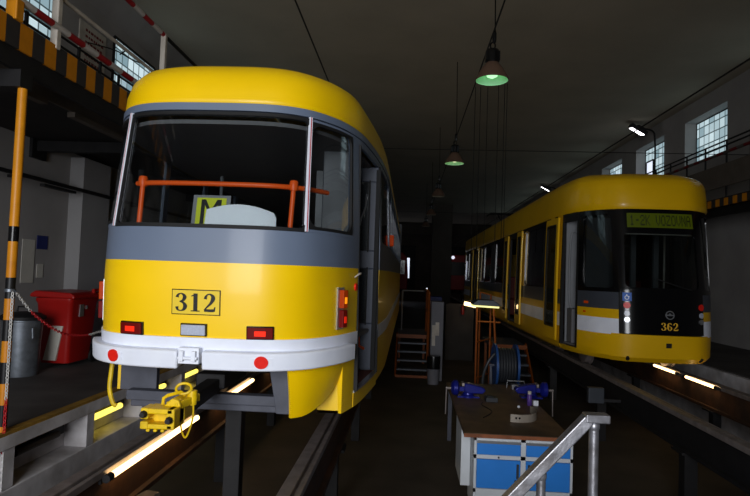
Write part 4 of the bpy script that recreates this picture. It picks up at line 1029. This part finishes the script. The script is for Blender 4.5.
# ================================================================== CEILING THINGS
def pendant(x, y, zb, lab, first=False, bulb=None, inn=None):
    t = thing('pendant_lamp', lab, 'lamp', (x, y, zb), 'pendant lamps down the middle of the hall')
    mb = MB(); rows = [(.232,0),(.236,.012),(.215,.06),(.165,.15),(.115,.22),(.085,.255)]
    mb.lathe_open = None
    n = 28; mb.grid([[(x+r*math.cos(2*PI*k/n), y+r*math.sin(2*PI*k/n), zb+h) for k in range(n)] for r, h in rows], 0, closed=True)
    mb.grid([[(x+(r-.006)*math.cos(2*PI*k/n), y+(r-.006)*math.sin(2*PI*k/n), zb+h) for k in range(n)][::-1] for r, h in rows], 1, closed=True)
    mb.grid([[(x+r*math.cos(2*PI*k/n), y+r*math.sin(2*PI*k/n), zb) for k in range(n)] for r in (.226, .232)], 0, closed=True)
    mb.build('lamp_shade', [M['lamp_out'], inn or M['lamp_in']], t, smooth=True)
    mb = MB(); mb.lathe([(.02,.03),(.075,.06),(.09,.11),(.06,.19),(.04,.25)], (x, y, zb), 'z', 16); mb.build('bulb', bulb or M['bulb_g'], t, smooth=True)
    mb = MB(); mb.lathe([(.09,.25),(.10,.27),(.10,.40),(.085,.44),(.03,.45)], (x, y, zb), 'z', 18); mb.box((x-.10, y-.06, zb+.28), (x+.10, y+.06, zb+.41)); mb.build('gear_housing', M['black'], t)
    mb = MB(); mb.tube([(x+.035*math.cos(a), y, zb+.50+.05*math.sin(a)) for a in [2*PI*k/12 for k in range(12)]], .012, 6, closed=True)
    mb.tube([(x+.02, y, zb+.53), (x+.03, y+.01, 4.97), (x, y, ZC)], .010, 6); mb.lathe([(.025,.55),(.03,.6),(.03,.68),(.02,.72)], (x+.02, y, zb), 'z', 10); mb.build('hanger', M['black'], t)
    return t
pendant(1.10, 8.2, 4.25, 'nearest pendant lamp, glowing greenish under its bell shade')
pendant(1.02, 13.8, 4.14, 'second pendant lamp of the row, glowing pale yellow', bulb=M['bulb_w'])
for yy, lb in ((20.0, 'third pendant lamp of the row, unlit'), (26.2, 'fourth pendant lamp of the row, unlit, before the column'), (32.4, 'fifth and farthest pendant lamp, small, near the column')):
    pendant(.95 if yy < 30 else .9, yy, 4.2, lb, bulb=M['bulb_off'], inn=M['lamp_in2'])
def wire(pts, lab, r=.011, name='overhead_wire'):
    tag(MB().tube(pts, r, 6).build(name, M['wire'], loc=pts[0]), lab, 'wire')
wire([(-1.47, 1, 4.72), (-1.47, YB, 4.75)], 'overhead wire running along the ceiling above tram 312', .012)
wire([(3.9, 1, 4.10), (3.9, YB, 4.18)], 'overhead contact wire above tram 362', .012)
wire([(1.12, 1, 4.97), (1.06, YB, 4.97)], 'wire running along the row of pendant lamps', .012)
wire([(XL, 14, 4.48), (XR, 14, 4.55)], 'nearer thin wire stretched across the hall below the ceiling', .009)
wire([(XL, 28, 4.48), (XR, 28, 4.55)], 'farther thin wire stretched across the hall below the ceiling', .009)
for i, (px, yy, zb) in enumerate(((1.80, 15.6, 2.2), (1.99, 15.6, 2.2), (2.03, 13.9, 2.0), (2.38, 15.2, 2.2), (2.46, 15.3, 2.2), (1.66, 15.6, 2.2))):
    tag(MB().tube([(px, yy, zb), (px, yy, ZC)], .009, 6).build('hanging_rope', M['wire'], loc=(px, yy, ZC)), 'thin rope hanging from the ceiling between the trams', 'rope', 'ropes hanging between the trams')

# ================================================================== WORKBENCH
X0, X1, Y0, Y1, ZT = .66, 1.80, 6.36, 9.3, -.22
wb = thing('workbench', 'workbench with worn wooden top and blue cabinet fronts behind the handrail', 'workbench', (1.25, 7.5, ZL))
mb = MB(); mb.box((X0, Y0, ZT-.045), (X1, Y1, ZT), 0); mb.build('bench_top', M['bench_t'], wb, bevel=.004)
MB().box((X0-.005, Y0-.012, ZT-.043), (X1+.005, Y0, ZT-.004)).build('front_edging', M['bench_e'], wb)
cx0, cx1, cyf = .775, 1.825, 6.42
mb = MB(); mb.box((cx0, cyf+.02, ZL+.02), (cx1, cyf+.55, ZT-.05)); 
zt = ZT-.05
for xx in (cx0, (cx0+cx1)/2, cx1): mb.box((xx-.025 if xx > cx0 else xx, cyf, ZL+.02), (xx+.025 if xx < cx1 else xx, cyf+.02, zt))
for z in (zt-.02, zt-.21, ZL+.26): mb.box((cx0, cyf, z-.02), (cx1, cyf+.02, z+.02))
mb.build('cabinet_body', M['cab_w'], wb)
for k in (0, 1):
    a = cx0+.03 + k*(cx1-cx0)/2; b = a + (cx1-cx0)/2 - .06 + (.0 if k == 0 else 0)
    mb = MB(); mb.box((a, cyf-.012, zt-.185), (b, cyf+.01, zt-.045)); d = mb.build('drawer', M['cab_b'], wb, bevel=.003)
    mb = MB(); mb.box((a, cyf-.026, zt-.062), (b, cyf-.006, zt-.036)); mb.build('drawer_handle', M['silver'], d)
    mb = MB(); mb.box((a, cyf-.012, ZL+.29), (b, cyf+.01, zt-.235)); d = mb.build('cabinet_door', M['cab_b'], wb, bevel=.003)
    hx = b-.03 if k == 0 else a+.03
    mb = MB(); mb.box((hx-.012, cyf-.03, zt-.42), (hx+.012, cyf-.012, zt-.27)); mb.lathe([(.012,-.01),(.012,.0)], (hx-.02, cyf-.012, zt-.45), 'y', 10); mb.build('door_handle', M['handle'], d)
    mb = MB(); mb.lathe([(.010,-.012),(.010,.0)], ((a+b)/2, cyf-.004, zt-.21), 'y', 10); mb.build('lock', M['handle'], d)
MB().box((.665, 6.72, ZL+.2), (.768, 7.4, ZT-.05)).build('side_panel', M['cab_w'], wb)
for lx, ly in ((.69, 9.2), (1.75, 9.2)): MB().box((lx, ly, ZL), (lx+.06, ly+.06, ZT-.045)).build('leg', M['frame'], wb)
# vises
def vise(c, sx, lab):
    x, y, z = c
    t = thing('bench_vise', lab, 'vise', c, 'vises on the workbench')
    mb = MB(); mb.lathe([(.10,0),(.10,.025),(.075,.04),(.07,.07)], c, 'z', 18); mb.box((x-.15, y-.07, z), (x+.15, y+.07, z+.02)); mb.build('vise_base', M['vise'], t, smooth=True)
    mb = MB(); mb.prism([(x-sx*.02, z+.06), (x+sx*.20, z+.06), (x+sx*.24, z+.11), (x+sx*.20, z+.15), (x+sx*.02, z+.19), (x-sx*.06, z+.19), (x-sx*.06, z+.09)], y-.075, y+.075, 'y'); mb.build('fixed_jaw', M['vise'], t, bevel=.015, fix=True)
    mb = MB(); mb.lathe([(.03,-.06),(.075,-.05),(.105,-.02),(.105,.03),(.075,.05),(.03,.06)], (x-sx*.18, y, z+.12), 'x', 20); mb.box((x-.2 if sx > 0 else x-.02, y-.03, z+.08), (x+.02 if sx > 0 else x+.2, y+.03, z+.14)); mb.build('moving_jaw', M['vise'], t, smooth=True)
    mb = MB(); mb.box((x-sx*.075-.015, y-.08, z+.16), (x-sx*.075+.015, y+.08, z+.20)); mb.build('jaw_plate', M['steel'], t)
    mb = MB(); mb.tube([(x-sx*.24, y, z+.11), (x-sx*.31, y, z+.11)], .018, 8); mb.tube([(x-sx*.30, y, z+.13), (x-sx*.305, y, z-.25)], .009, 8); mb.build('screw_handle', M['steel'], t, smooth=True)
vise((.89, 8.25, ZT), 1, 'blue bench vise on the back left corner of the workbench')
vise((1.79, 8.40, ZT), -1, 'blue bench vise on the back right corner of the workbench')
# curved metal strip with holes
mb = MB(); ro = []; ri = []
arc = cr([(1.25, 6.93), (1.38, 6.92), (1.51, 6.98), (1.59, 7.12), (1.61, 7.3), (1.58, 7.42)], 6)
for z in (ZT, ZT+.045, ZT+.09):
    ro.append([(p.x, p.y, z) for p in arc]); ri.append([(p.x-.006, p.y+.012, z) for p in arc])
mb.slab(ro, ri, 0)
for px in (1.31, 1.35): mb.lathe([(.013,-.004),(.013,.004)], (px, 6.920, ZT+.05), 'y', 10, mi=1)
tag(mb.build('curved_strip', [M['curve_pl'], M['black']], loc=(1.4, 7.1, ZT), smooth=True), 'curved grey metal strip with small holes standing on the bench top', 'metal strip')
sc = thing('spray_can', 'purple spray can beside the right vise on the bench', 'can', (1.66, 7.88, ZT))
MB().lathe([(.03,0),(.032,.004),(.032,.13),(.022,.15)], (1.66, 7.88, ZT), 'z', 16).build('can_body', M['purple'], sc, smooth=True)
MB().lathe([(.024,.148),(.024,.185),(.015,.19)], (1.66, 7.88, ZT), 'z', 14).build('can_cap', M['cream'], sc, smooth=True)
tag(MB().box((1.71, 7.86, ZT), (1.775, 7.92, ZT+.065)).build('small_box', M['white'], loc=(1.74, 7.89, ZT), bevel=.004), 'small white box between the spray can and right vise', 'box')
tag(MB().lathe([(.016,0),(.02,.012),(.012,.026)], (1.49, 7.72, ZT), 'z', 12).build('bottle_cap', M['white'], loc=(1.49, 7.72, ZT), smooth=True), 'tiny bright cap lying on the bench left of the spray can', 'cap')
mb = MB(); mb.box((1.10, 7.95, ZT), (1.26, 8.12, ZT+.06)); mb.box((1.12, 7.97, ZT+.06), (1.2, 8.1, ZT+.075)); tag(mb.build('tool_box', M['hose'], loc=(1.18, 8.0, ZT), bevel=.006), 'small dark box beside the left vise on the bench', 'box')
mb = MB(); mb.tube([(1.55, 9.0, ZT+.012), (1.56, 9.0, ZT+.12), (1.81, 9.0, ZT+.12), (1.82, 9.0, ZT+.012)], .010, 8); mb.box((1.62, 8.95, ZT), (1.76, 9.05, ZT+.07)); tag(mb.build('steel_bracket', M['silver'], loc=(1.68, 9.0, ZT), bevel=.003), 'small shiny bracket on the back edge of the bench below the hose reel', 'bracket')
mb = MB(); mb.tube(cr([(.95, 7.05, ZT+.006), (1.1, 7.4, ZT+.006), (1.02, 7.75, ZT+.006), (1.05, 7.9, ZT+.006)], 6), .006, 6); tag(mb.build('metal_rod', M['dark'], loc=(1.0, 7.4, ZT)), 'thin dark bent rod lying on the bench top', 'rod')

# hose reel
hr = thing('hose_reel', 'blue hose reel wound with black hose standing behind the workbench', 'reel', (1.66, 9.85, ZL))
rx, ry, rz, rr = 1.66, 9.85, .0, .36
mb = MB()
for dx in (-.17, .17): mb.lathe([(.05,-.01),(rr-.03,-.01),(rr,-.018),(rr,.018),(rr-.03,.01),(.05,.01)], (rx+dx, ry, rz), 'x', 36)
mb.build('flange', M['reel'], hr, smooth=True)
mb = MB()
for k in range(7): mb.tube([(rx-.13+k*.043, ry+.27*math.cos(a), rz+.27*math.sin(a)) for a in [2*PI*j/28 for j in range(28)]], .023, 8, closed=True)
mb.build('wound_hose', M['hose'], hr, smooth=True)
mb = MB(); mb.lathe([(.23,-.15),(.23,.15)], (rx, ry, rz), 'x', 24); mb.build('drum', M['reel'], hr)
mb = MB()
for dx in (-.23, .23):
    mb.tube([(rx+dx, ry-.28, ZL), (rx+dx, ry, rz), (rx+dx, ry+.28, ZL)], .018, 8)
mb.tube([(rx-.26, ry, rz), (rx+.26, ry, rz)], .02, 8); mb.tube([(rx-.23, ry-.24, ZL+.15), (rx+.23, ry-.24, ZL+.15)], .015, 8); mb.build('stand', M['frame'], hr, smooth=True)
mb = MB(); mb.tube(cr([(rx-.19, ry-.1, rz+.2), (rx-.30, ry-.12, rz+.05), (rx-.37, ry-.1, rz-.2), (rx-.37, ry-.1, -.6), (rx-.35, ry, ZL+.03)], 6), .026, 8); mb.build('hose_end', M['hose'], hr, smooth=True)

# ================================================================== STAIRS AND MIDDLE DISTANCE
def stairs(x0, x1, y0, lab, zt=-.13, name='steel_stairs'):
    t = thing(name, lab, 'stairs', ((x0+x1)/2, y0, ZL), 'orange steel stairs between the trams')
    n = 5; dz = (zt-ZL)/n
    for k in range(1, n):
        mb = MB(); mb.box((x0+.03, y0+.22*(k-1)+.05, ZL+dz*k-.03), (x1-.03, y0+.22*k+.07, ZL+dz*k+.01)); mb.build('tread', M['tread'], t)
    mb = MB()
    for xx in (x0, x1): mb.bar((xx, y0, ZL+.08), (xx, y0+.22*n, zt-.02), .04, .16)
    mb.box((x0, y0+.0, ZL), (x1, y0+.03, ZL+.06)); mb.build('stringer', M['orange_p'], t)
    mb = MB(); mb.box((x0, y0+.22*(n-1)+.05, zt-.08), (x1, y0+.22*n+1.6, zt)); mb.build('landing', M['tread'], t)
    mb = MB(); mb.box((x0-.01, y0+.22*(n-1)+.03, zt-.09), (x1+.01, y0+.22*(n-1)+.05, zt+.01)); mb.build('landing_edge', M['orange_p'], t)
    for xx in (x0+.05, x1-.05): MB().box((xx-.03, y0+2.4, ZL), (xx+.03, y0+2.46, zt-.08)).build('landing_leg', M['orange_p'], t)
    return t
s1 = stairs(-.24, .57, 14.6, 'steel stairs with orange edges beside the right side of tram 312')
mb = MB(); mb.tube([(.56, 15.0, -.7), (.56, 15.0, 1.02), (.50, 15.1, 1.10)], .035, 8); mb.tube([(.56, 16.6, -.13), (.56, 16.6, 1.0)], .03, 8); mb.tube([(.56, 15.0, .5), (.56, 16.6, .5)], .025, 8); mb.build('stair_rail', M['orange_p'], s1, smooth=True)
mb = MB(); mb.tube([(-.14, 16.8, 1.0), (.50, 16.8, 1.0)], .022, 8); mb.tube([(-.14, 16.8, -.13), (-.14, 16.8, 1.0)], .022, 8); mb.tube([(.5, 16.8, 1.0), (.5, 15.05, 1.12)], .022, 8); mb.build('landing_rail', M['silver'], s1, smooth=True)
s2 = stairs(2.05, 2.86, 13.1, 'steel stairs with orange edges under the side of tram 362 behind the hose reel')
mb = MB()
for (xa, ya, za, xb, yb, zb) in ((1.36, 11.4, ZL, 1.36, 11.4, .9), (1.80, 11.3, ZL, 1.66, 11.3, .92), (1.50, 12.1, ZL, 1.50, 12.1, 1.15), (1.72, 12.1, ZL, 1.72, 12.1, 1.1)): mb.tube([(xa, ya, za), (xb, yb, zb)], .019, 8)
mb.tube([(1.36, 11.4, .2), (1.72, 12.1, .2)], .015, 8); mb.tube([(1.36, 11.4, -.5), (1.72, 12.1, -.5)], .015, 8); mb.tube([(1.36, 11.4, .6), (1.8, 11.3, .6)], .015, 8); mb.tube([(1.50, 12.1, 1.15), (1.72, 12.1, 1.1)], .015, 8)
tag(mb.build('trestle', M['orange_p'], loc=(1.5, 11.5, ZL), smooth=True), 'orange tube trestle carrying the work lamp between the trams', 'trestle')
wl = thing('work_lamp', 'flat grey work lamp with a pale yellow lit underside on the orange trestle', 'lamp', (1.47, 11.2, .92))
mb = MB(); mb.prism([(1.23, .955), (1.33, 1.03), (1.62, 1.03), (1.74, .95), (1.72, .915), (1.25, .93)], 11.0, 11.5, 'y'); mb.build('lamp_body', M['handle'], wl, bevel=.01, fix=True)
mb = MB(); mb.prism([(1.25, .90), (1.72, .885), (1.72, .915), (1.25, .93)], 10.99, 11.48, 'y'); mb.build('lit_face', M['lampyel'], wl, fix=True)
tl = thing('tube_lamp', 'small bright lamp beyond the work lamp, low by the side of tram 362', 'lamp', (1.95, 17.6, .7))
mb = MB(); mb.tube([(1.72, 17.6, .66), (2.05, 17.5, .60)], .06, 10); mb.build('tube', M['tube'], tl, smooth=True); mb = MB(); mb.box((1.7, 17.6, .66), (2.1, 17.75, .76)); mb.tube([(2.08, 17.68, ZL), (2.08, 17.68, .7)], .025, 8); mb.build('tube_holder', M['dark'], tl)
# white cabinet, small bin, extinguisher, column
cb = thing('cupboard', 'tall pale grey cupboard with papers, right of the left stairs', 'cupboard', (.72, 14.6, ZL))
MB().box((.60, 14.3, ZL), (.90, 14.9, .82)).build('cupboard_body', M['cup_g'], cb, bevel=.008)
mb = MB(); mb.box((.62, 14.285, ZL+.05), (.88, 14.3, .79)); mb.build('cupboard_door', M['cup_g'], cb, bevel=.003)
for q in ((.63, .71, -.25, .25), (.71, .80, .0, .32)):
    MB().box((q[0], 14.278, q[2]), (q[1], 14.285, q[3])).build('paper_sheet', M['cream'], cb)
db = thing('litter_bin', 'small pale bin with black liner at the foot of the grey cupboard', 'bin', (.67, 13.9, ZL))
MB().lathe([(.13,0),(.15,.38)], (.67, 13.9, ZL), 'z', 20).build('bin_body', M['cup_g'], db, smooth=True)
MB().lathe([(.152,.36),(.158,.60),(.15,.66),(.08,.67)], (.67, 13.9, ZL), 'z', 20).build('bin_liner', M['black'], db, smooth=True)
fx = thing('fire_extinguisher', 'small red fire extinguisher on the far pier in the middle of the hall', 'extinguisher', (1.70, 17.94, .3))
MB().lathe([(.05,0),(.055,.02),(.055,.2),(.04,.26),(.02,.28)], (1.70, 17.94, .3), 'z', 16).build('cylinder_body', M['ext_red'], fx, smooth=True)
mb = MB(); mb.lathe([(.02,.27),(.02,.32)], (1.70, 17.94, .3), 'z', 10); mb.tube(cr([(1.70, 17.94, .6), (1.77, 17.94, .54), (1.77, 17.94, .42)], 5), .010, 6); mb.build('valve', M['black'], fx)
struct(MB().box((1.2, 18.0, ZL), (2.05, 18.2, .62)).build('wall_stub', M['stub']))
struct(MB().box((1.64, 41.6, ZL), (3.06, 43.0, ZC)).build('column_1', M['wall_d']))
for i, (xa, xb) in enumerate(((-.9, .9),)): pass
# dark figures of equipment by the middle aisle
eq = thing('tool_cabinet', 'dark tool cabinet in the gloom between cupboard and work lamp', 'cabinet', (1.0, 20.0, ZL))
MB().box((.72, 19.8, ZL), (1.18, 20.4, .75)).build('cabinet_body', M['blue_lk'], eq, bevel=.02); MB().box((.75, 19.78, ZL+.1), (1.15, 19.8, .1)).build('cabinet_door', M['hose'], eq)
# gates in the far wall
def gate(n, x0, x1, panes, red):
    mb = MB(); mb.box((x0, YB-.12, -.2), (x1, YB, 4.4), 0)
    for k in range(4): mb.box((x0+(x1-x0)*k/4+.06, YB-.16, -.1), (x0+(x1-x0)*(k+1)/4-.06, YB-.12, 1.0), 0)
    for (a, b, c, d) in panes: mb.box((a, YB-.17, c), (b, YB-.12, d), 1)
    struct(mb.build('door_%d' % n, [M['red'] if red else M['dark'], M['sky_win']]))
gate(1, -3.3, .7, [(-2.9,-2.3,1.2,3.2), (-1.6,-1.0,1.2,3.2), (-.45,.12,1.15,3.15)], False)
gate(2, 2.6, 6.4, [(3.2,3.7,1.4,3.0), (5.2,5.95,1.4,3.0)], False)
rt = thing('red_tram', 'dark red tram end far down the hall beyond tram 362', 'tram', (3.88, 46, 0))
mb = MB(); mb.prism([(2.75, .4), (5.0, .4), (5.05, 1.4), (4.95, 2.9), (4.6, 3.15), (3.2, 3.15), (2.8, 2.9), (2.7, 1.4)], 46, 55, 'y'); mb.build('tram_body', M['red'], rt, bevel=.08, fix=True)
for yy in (48, 53):
    for xx in (3.1, 4.5): MB().lathe([(.33,-.06),(.33,.06)], (xx, yy, .33), 'x', 18).build('wheel', M['steel'], rt)
mb = MB(); mb.box((2.95, 45.97, 1.55), (4.8, 46.02, 2.6)); mb.build('windscreen', M['gloss_black'], rt)
mb = MB(); mb.lathe([(.13,-.03),(.13,.02)], (3.5, 45.98, 2.95), 'y', 14); mb.build('headlamp', M['sky_win'], rt)
rt2 = thing('red_tram', 'dark red tram far down the hall on the left track beyond tram 312', 'tram', (-1.45, 42, 0))
mb = MB(); mb.prism([(-2.6, .4), (-.05, .4), (.0, 1.4), (-.1, 2.7), (-.4, 3.05), (-2.2, 3.05), (-2.55, 2.7), (-2.65, 1.4)], 42, 52, 'y'); mb.build('tram_body', M['red'], rt2, bevel=.08, fix=True)
for yy in (44, 50):
    for xx in (-2.1, -.8): MB().lathe([(.33,-.06),(.33,.06)], (xx, yy, .33), 'x', 18).build('wheel', M['steel'], rt2)
mb = MB(); mb.box((-2.4, 41.97, 1.5), (-.25, 42.02, 2.5)); mb.build('windscreen', M['gloss_black'], rt2)

# ================================================================== FOREGROUND HANDRAIL
hd = thing('handrail', 'worn galvanised stair handrail sloping down across the front of the workbench', 'handrail', (.5, 2.02, ZL))
mb = MB()
mb.bar((-.15, 2.06, .117), (.625, 2.03, .985), .05, .038); mb.box((.612, 2.003, .975), (.692, 2.057, 1.003)); hb = mb.build('top_bar', M['galv_rail'], hd, bevel=.004)
for (x, yy, zt, r) in ((.645, 2.03, .978, .0165), (.475, 2.04, .80, .0155), (.15, 2.055, .44, .0165)):
    mb = MB(); mb.tube([(x, yy, ZL if x < .6 else -.15), (x, yy, zt)], r, 14); mb.lathe([(r,-.02),(r+.003,-.012),(r+.003,.0),(r,.005)], (x, yy, zt-.01), 'z', 14); mb.build('post', M['galv_rail'], hd, smooth=True)
struct(MB().box((.55, 1.0, -.30), (2.2, 2.4, -.15)).build('floor_landing', M['tread']))
# small bracket lamp box under the right beam
bxl = thing('junction_box', 'grey junction box under the right rail beam behind the handrail', 'box', (2.75, 8.6, -.3))
MB().box((2.62, 8.5, -.28), (2.84, 8.6, -.06)).build('box_body', M['handle'], bxl, bevel=.01); mb = MB(); mb.bar((2.84, 8.55, -.24), (3.08, 8.55, -.24), .04, .04); mb.build('box_arm', M['dark'], bxl)

# ================================================================== LIGHT, CAMERA
def area(name, loc, rot, sx, sy, power, col, spread=180):
    l = bpy.data.lights.new(name, 'AREA'); l.shape = 'RECTANGLE'; l.size = sx; l.size_y = sy; l.energy = power; l.color = col; l.spread = math.radians(spread)
    o = bpy.data.objects.new(name, l); COL.objects.link(o); o.location = loc; o.rotation_euler = rot; return o
# daylight through the open gate behind the camera
area('gate_daylight', (-1.45, YF+.1, 2.3), (math.radians(84), 0, 0), 3.8, 4.4, 232, (.95, .97, 1.0), 96)
W = bpy.data.worlds.new('world'); SC.world = W; W.use_nodes = True
W.node_tree.nodes['Background'].inputs[0].default_value = (.7, .8, 1, 1); W.node_tree.nodes['Background'].inputs[1].default_value = .8

cam = bpy.data.cameras.new('camera'); co = bpy.data.objects.new('camera', cam); COL.objects.link(co)
F = 580.0
cam.sensor_width = 36; cam.lens = F*36/750; cam.clip_start = .05; cam.clip_end = 300
yaw, pit, roll = math.radians(3.3439), math.radians(2.5501), math.radians(2.0)
fwd = Vector((-math.sin(yaw)*math.cos(pit), math.cos(yaw)*math.cos(pit), math.sin(pit)))
rgt = Vector((math.cos(yaw), math.sin(yaw), 0)); up = rgt.cross(fwd)
c, s = math.cos(roll), math.sin(roll)
Rx = c*rgt + s*up; Ux = -s*rgt + c*up
co.matrix_world = Matrix(((Rx.x, Ux.x, -fwd.x, 0), (Rx.y, Ux.y, -fwd.y, 0), (Rx.z, Ux.z, -fwd.z, 1.45), (0, 0, 0, 1)))
SC.camera = co
for o in bpy.data.objects:
    if '_o' in o: del o['_o']
SC.view_settings.view_transform = 'Standard'; SC.view_settings.look = 'None'; SC.view_settings.gamma = 1; SC.view_settings.use_curve_mapping = False
SC.view_settings.exposure = 0.0
SC.cycles.use_denoising = True
SC.cycles.max_bounces = 8
SC.cycles.transparent_max_bounces = 24
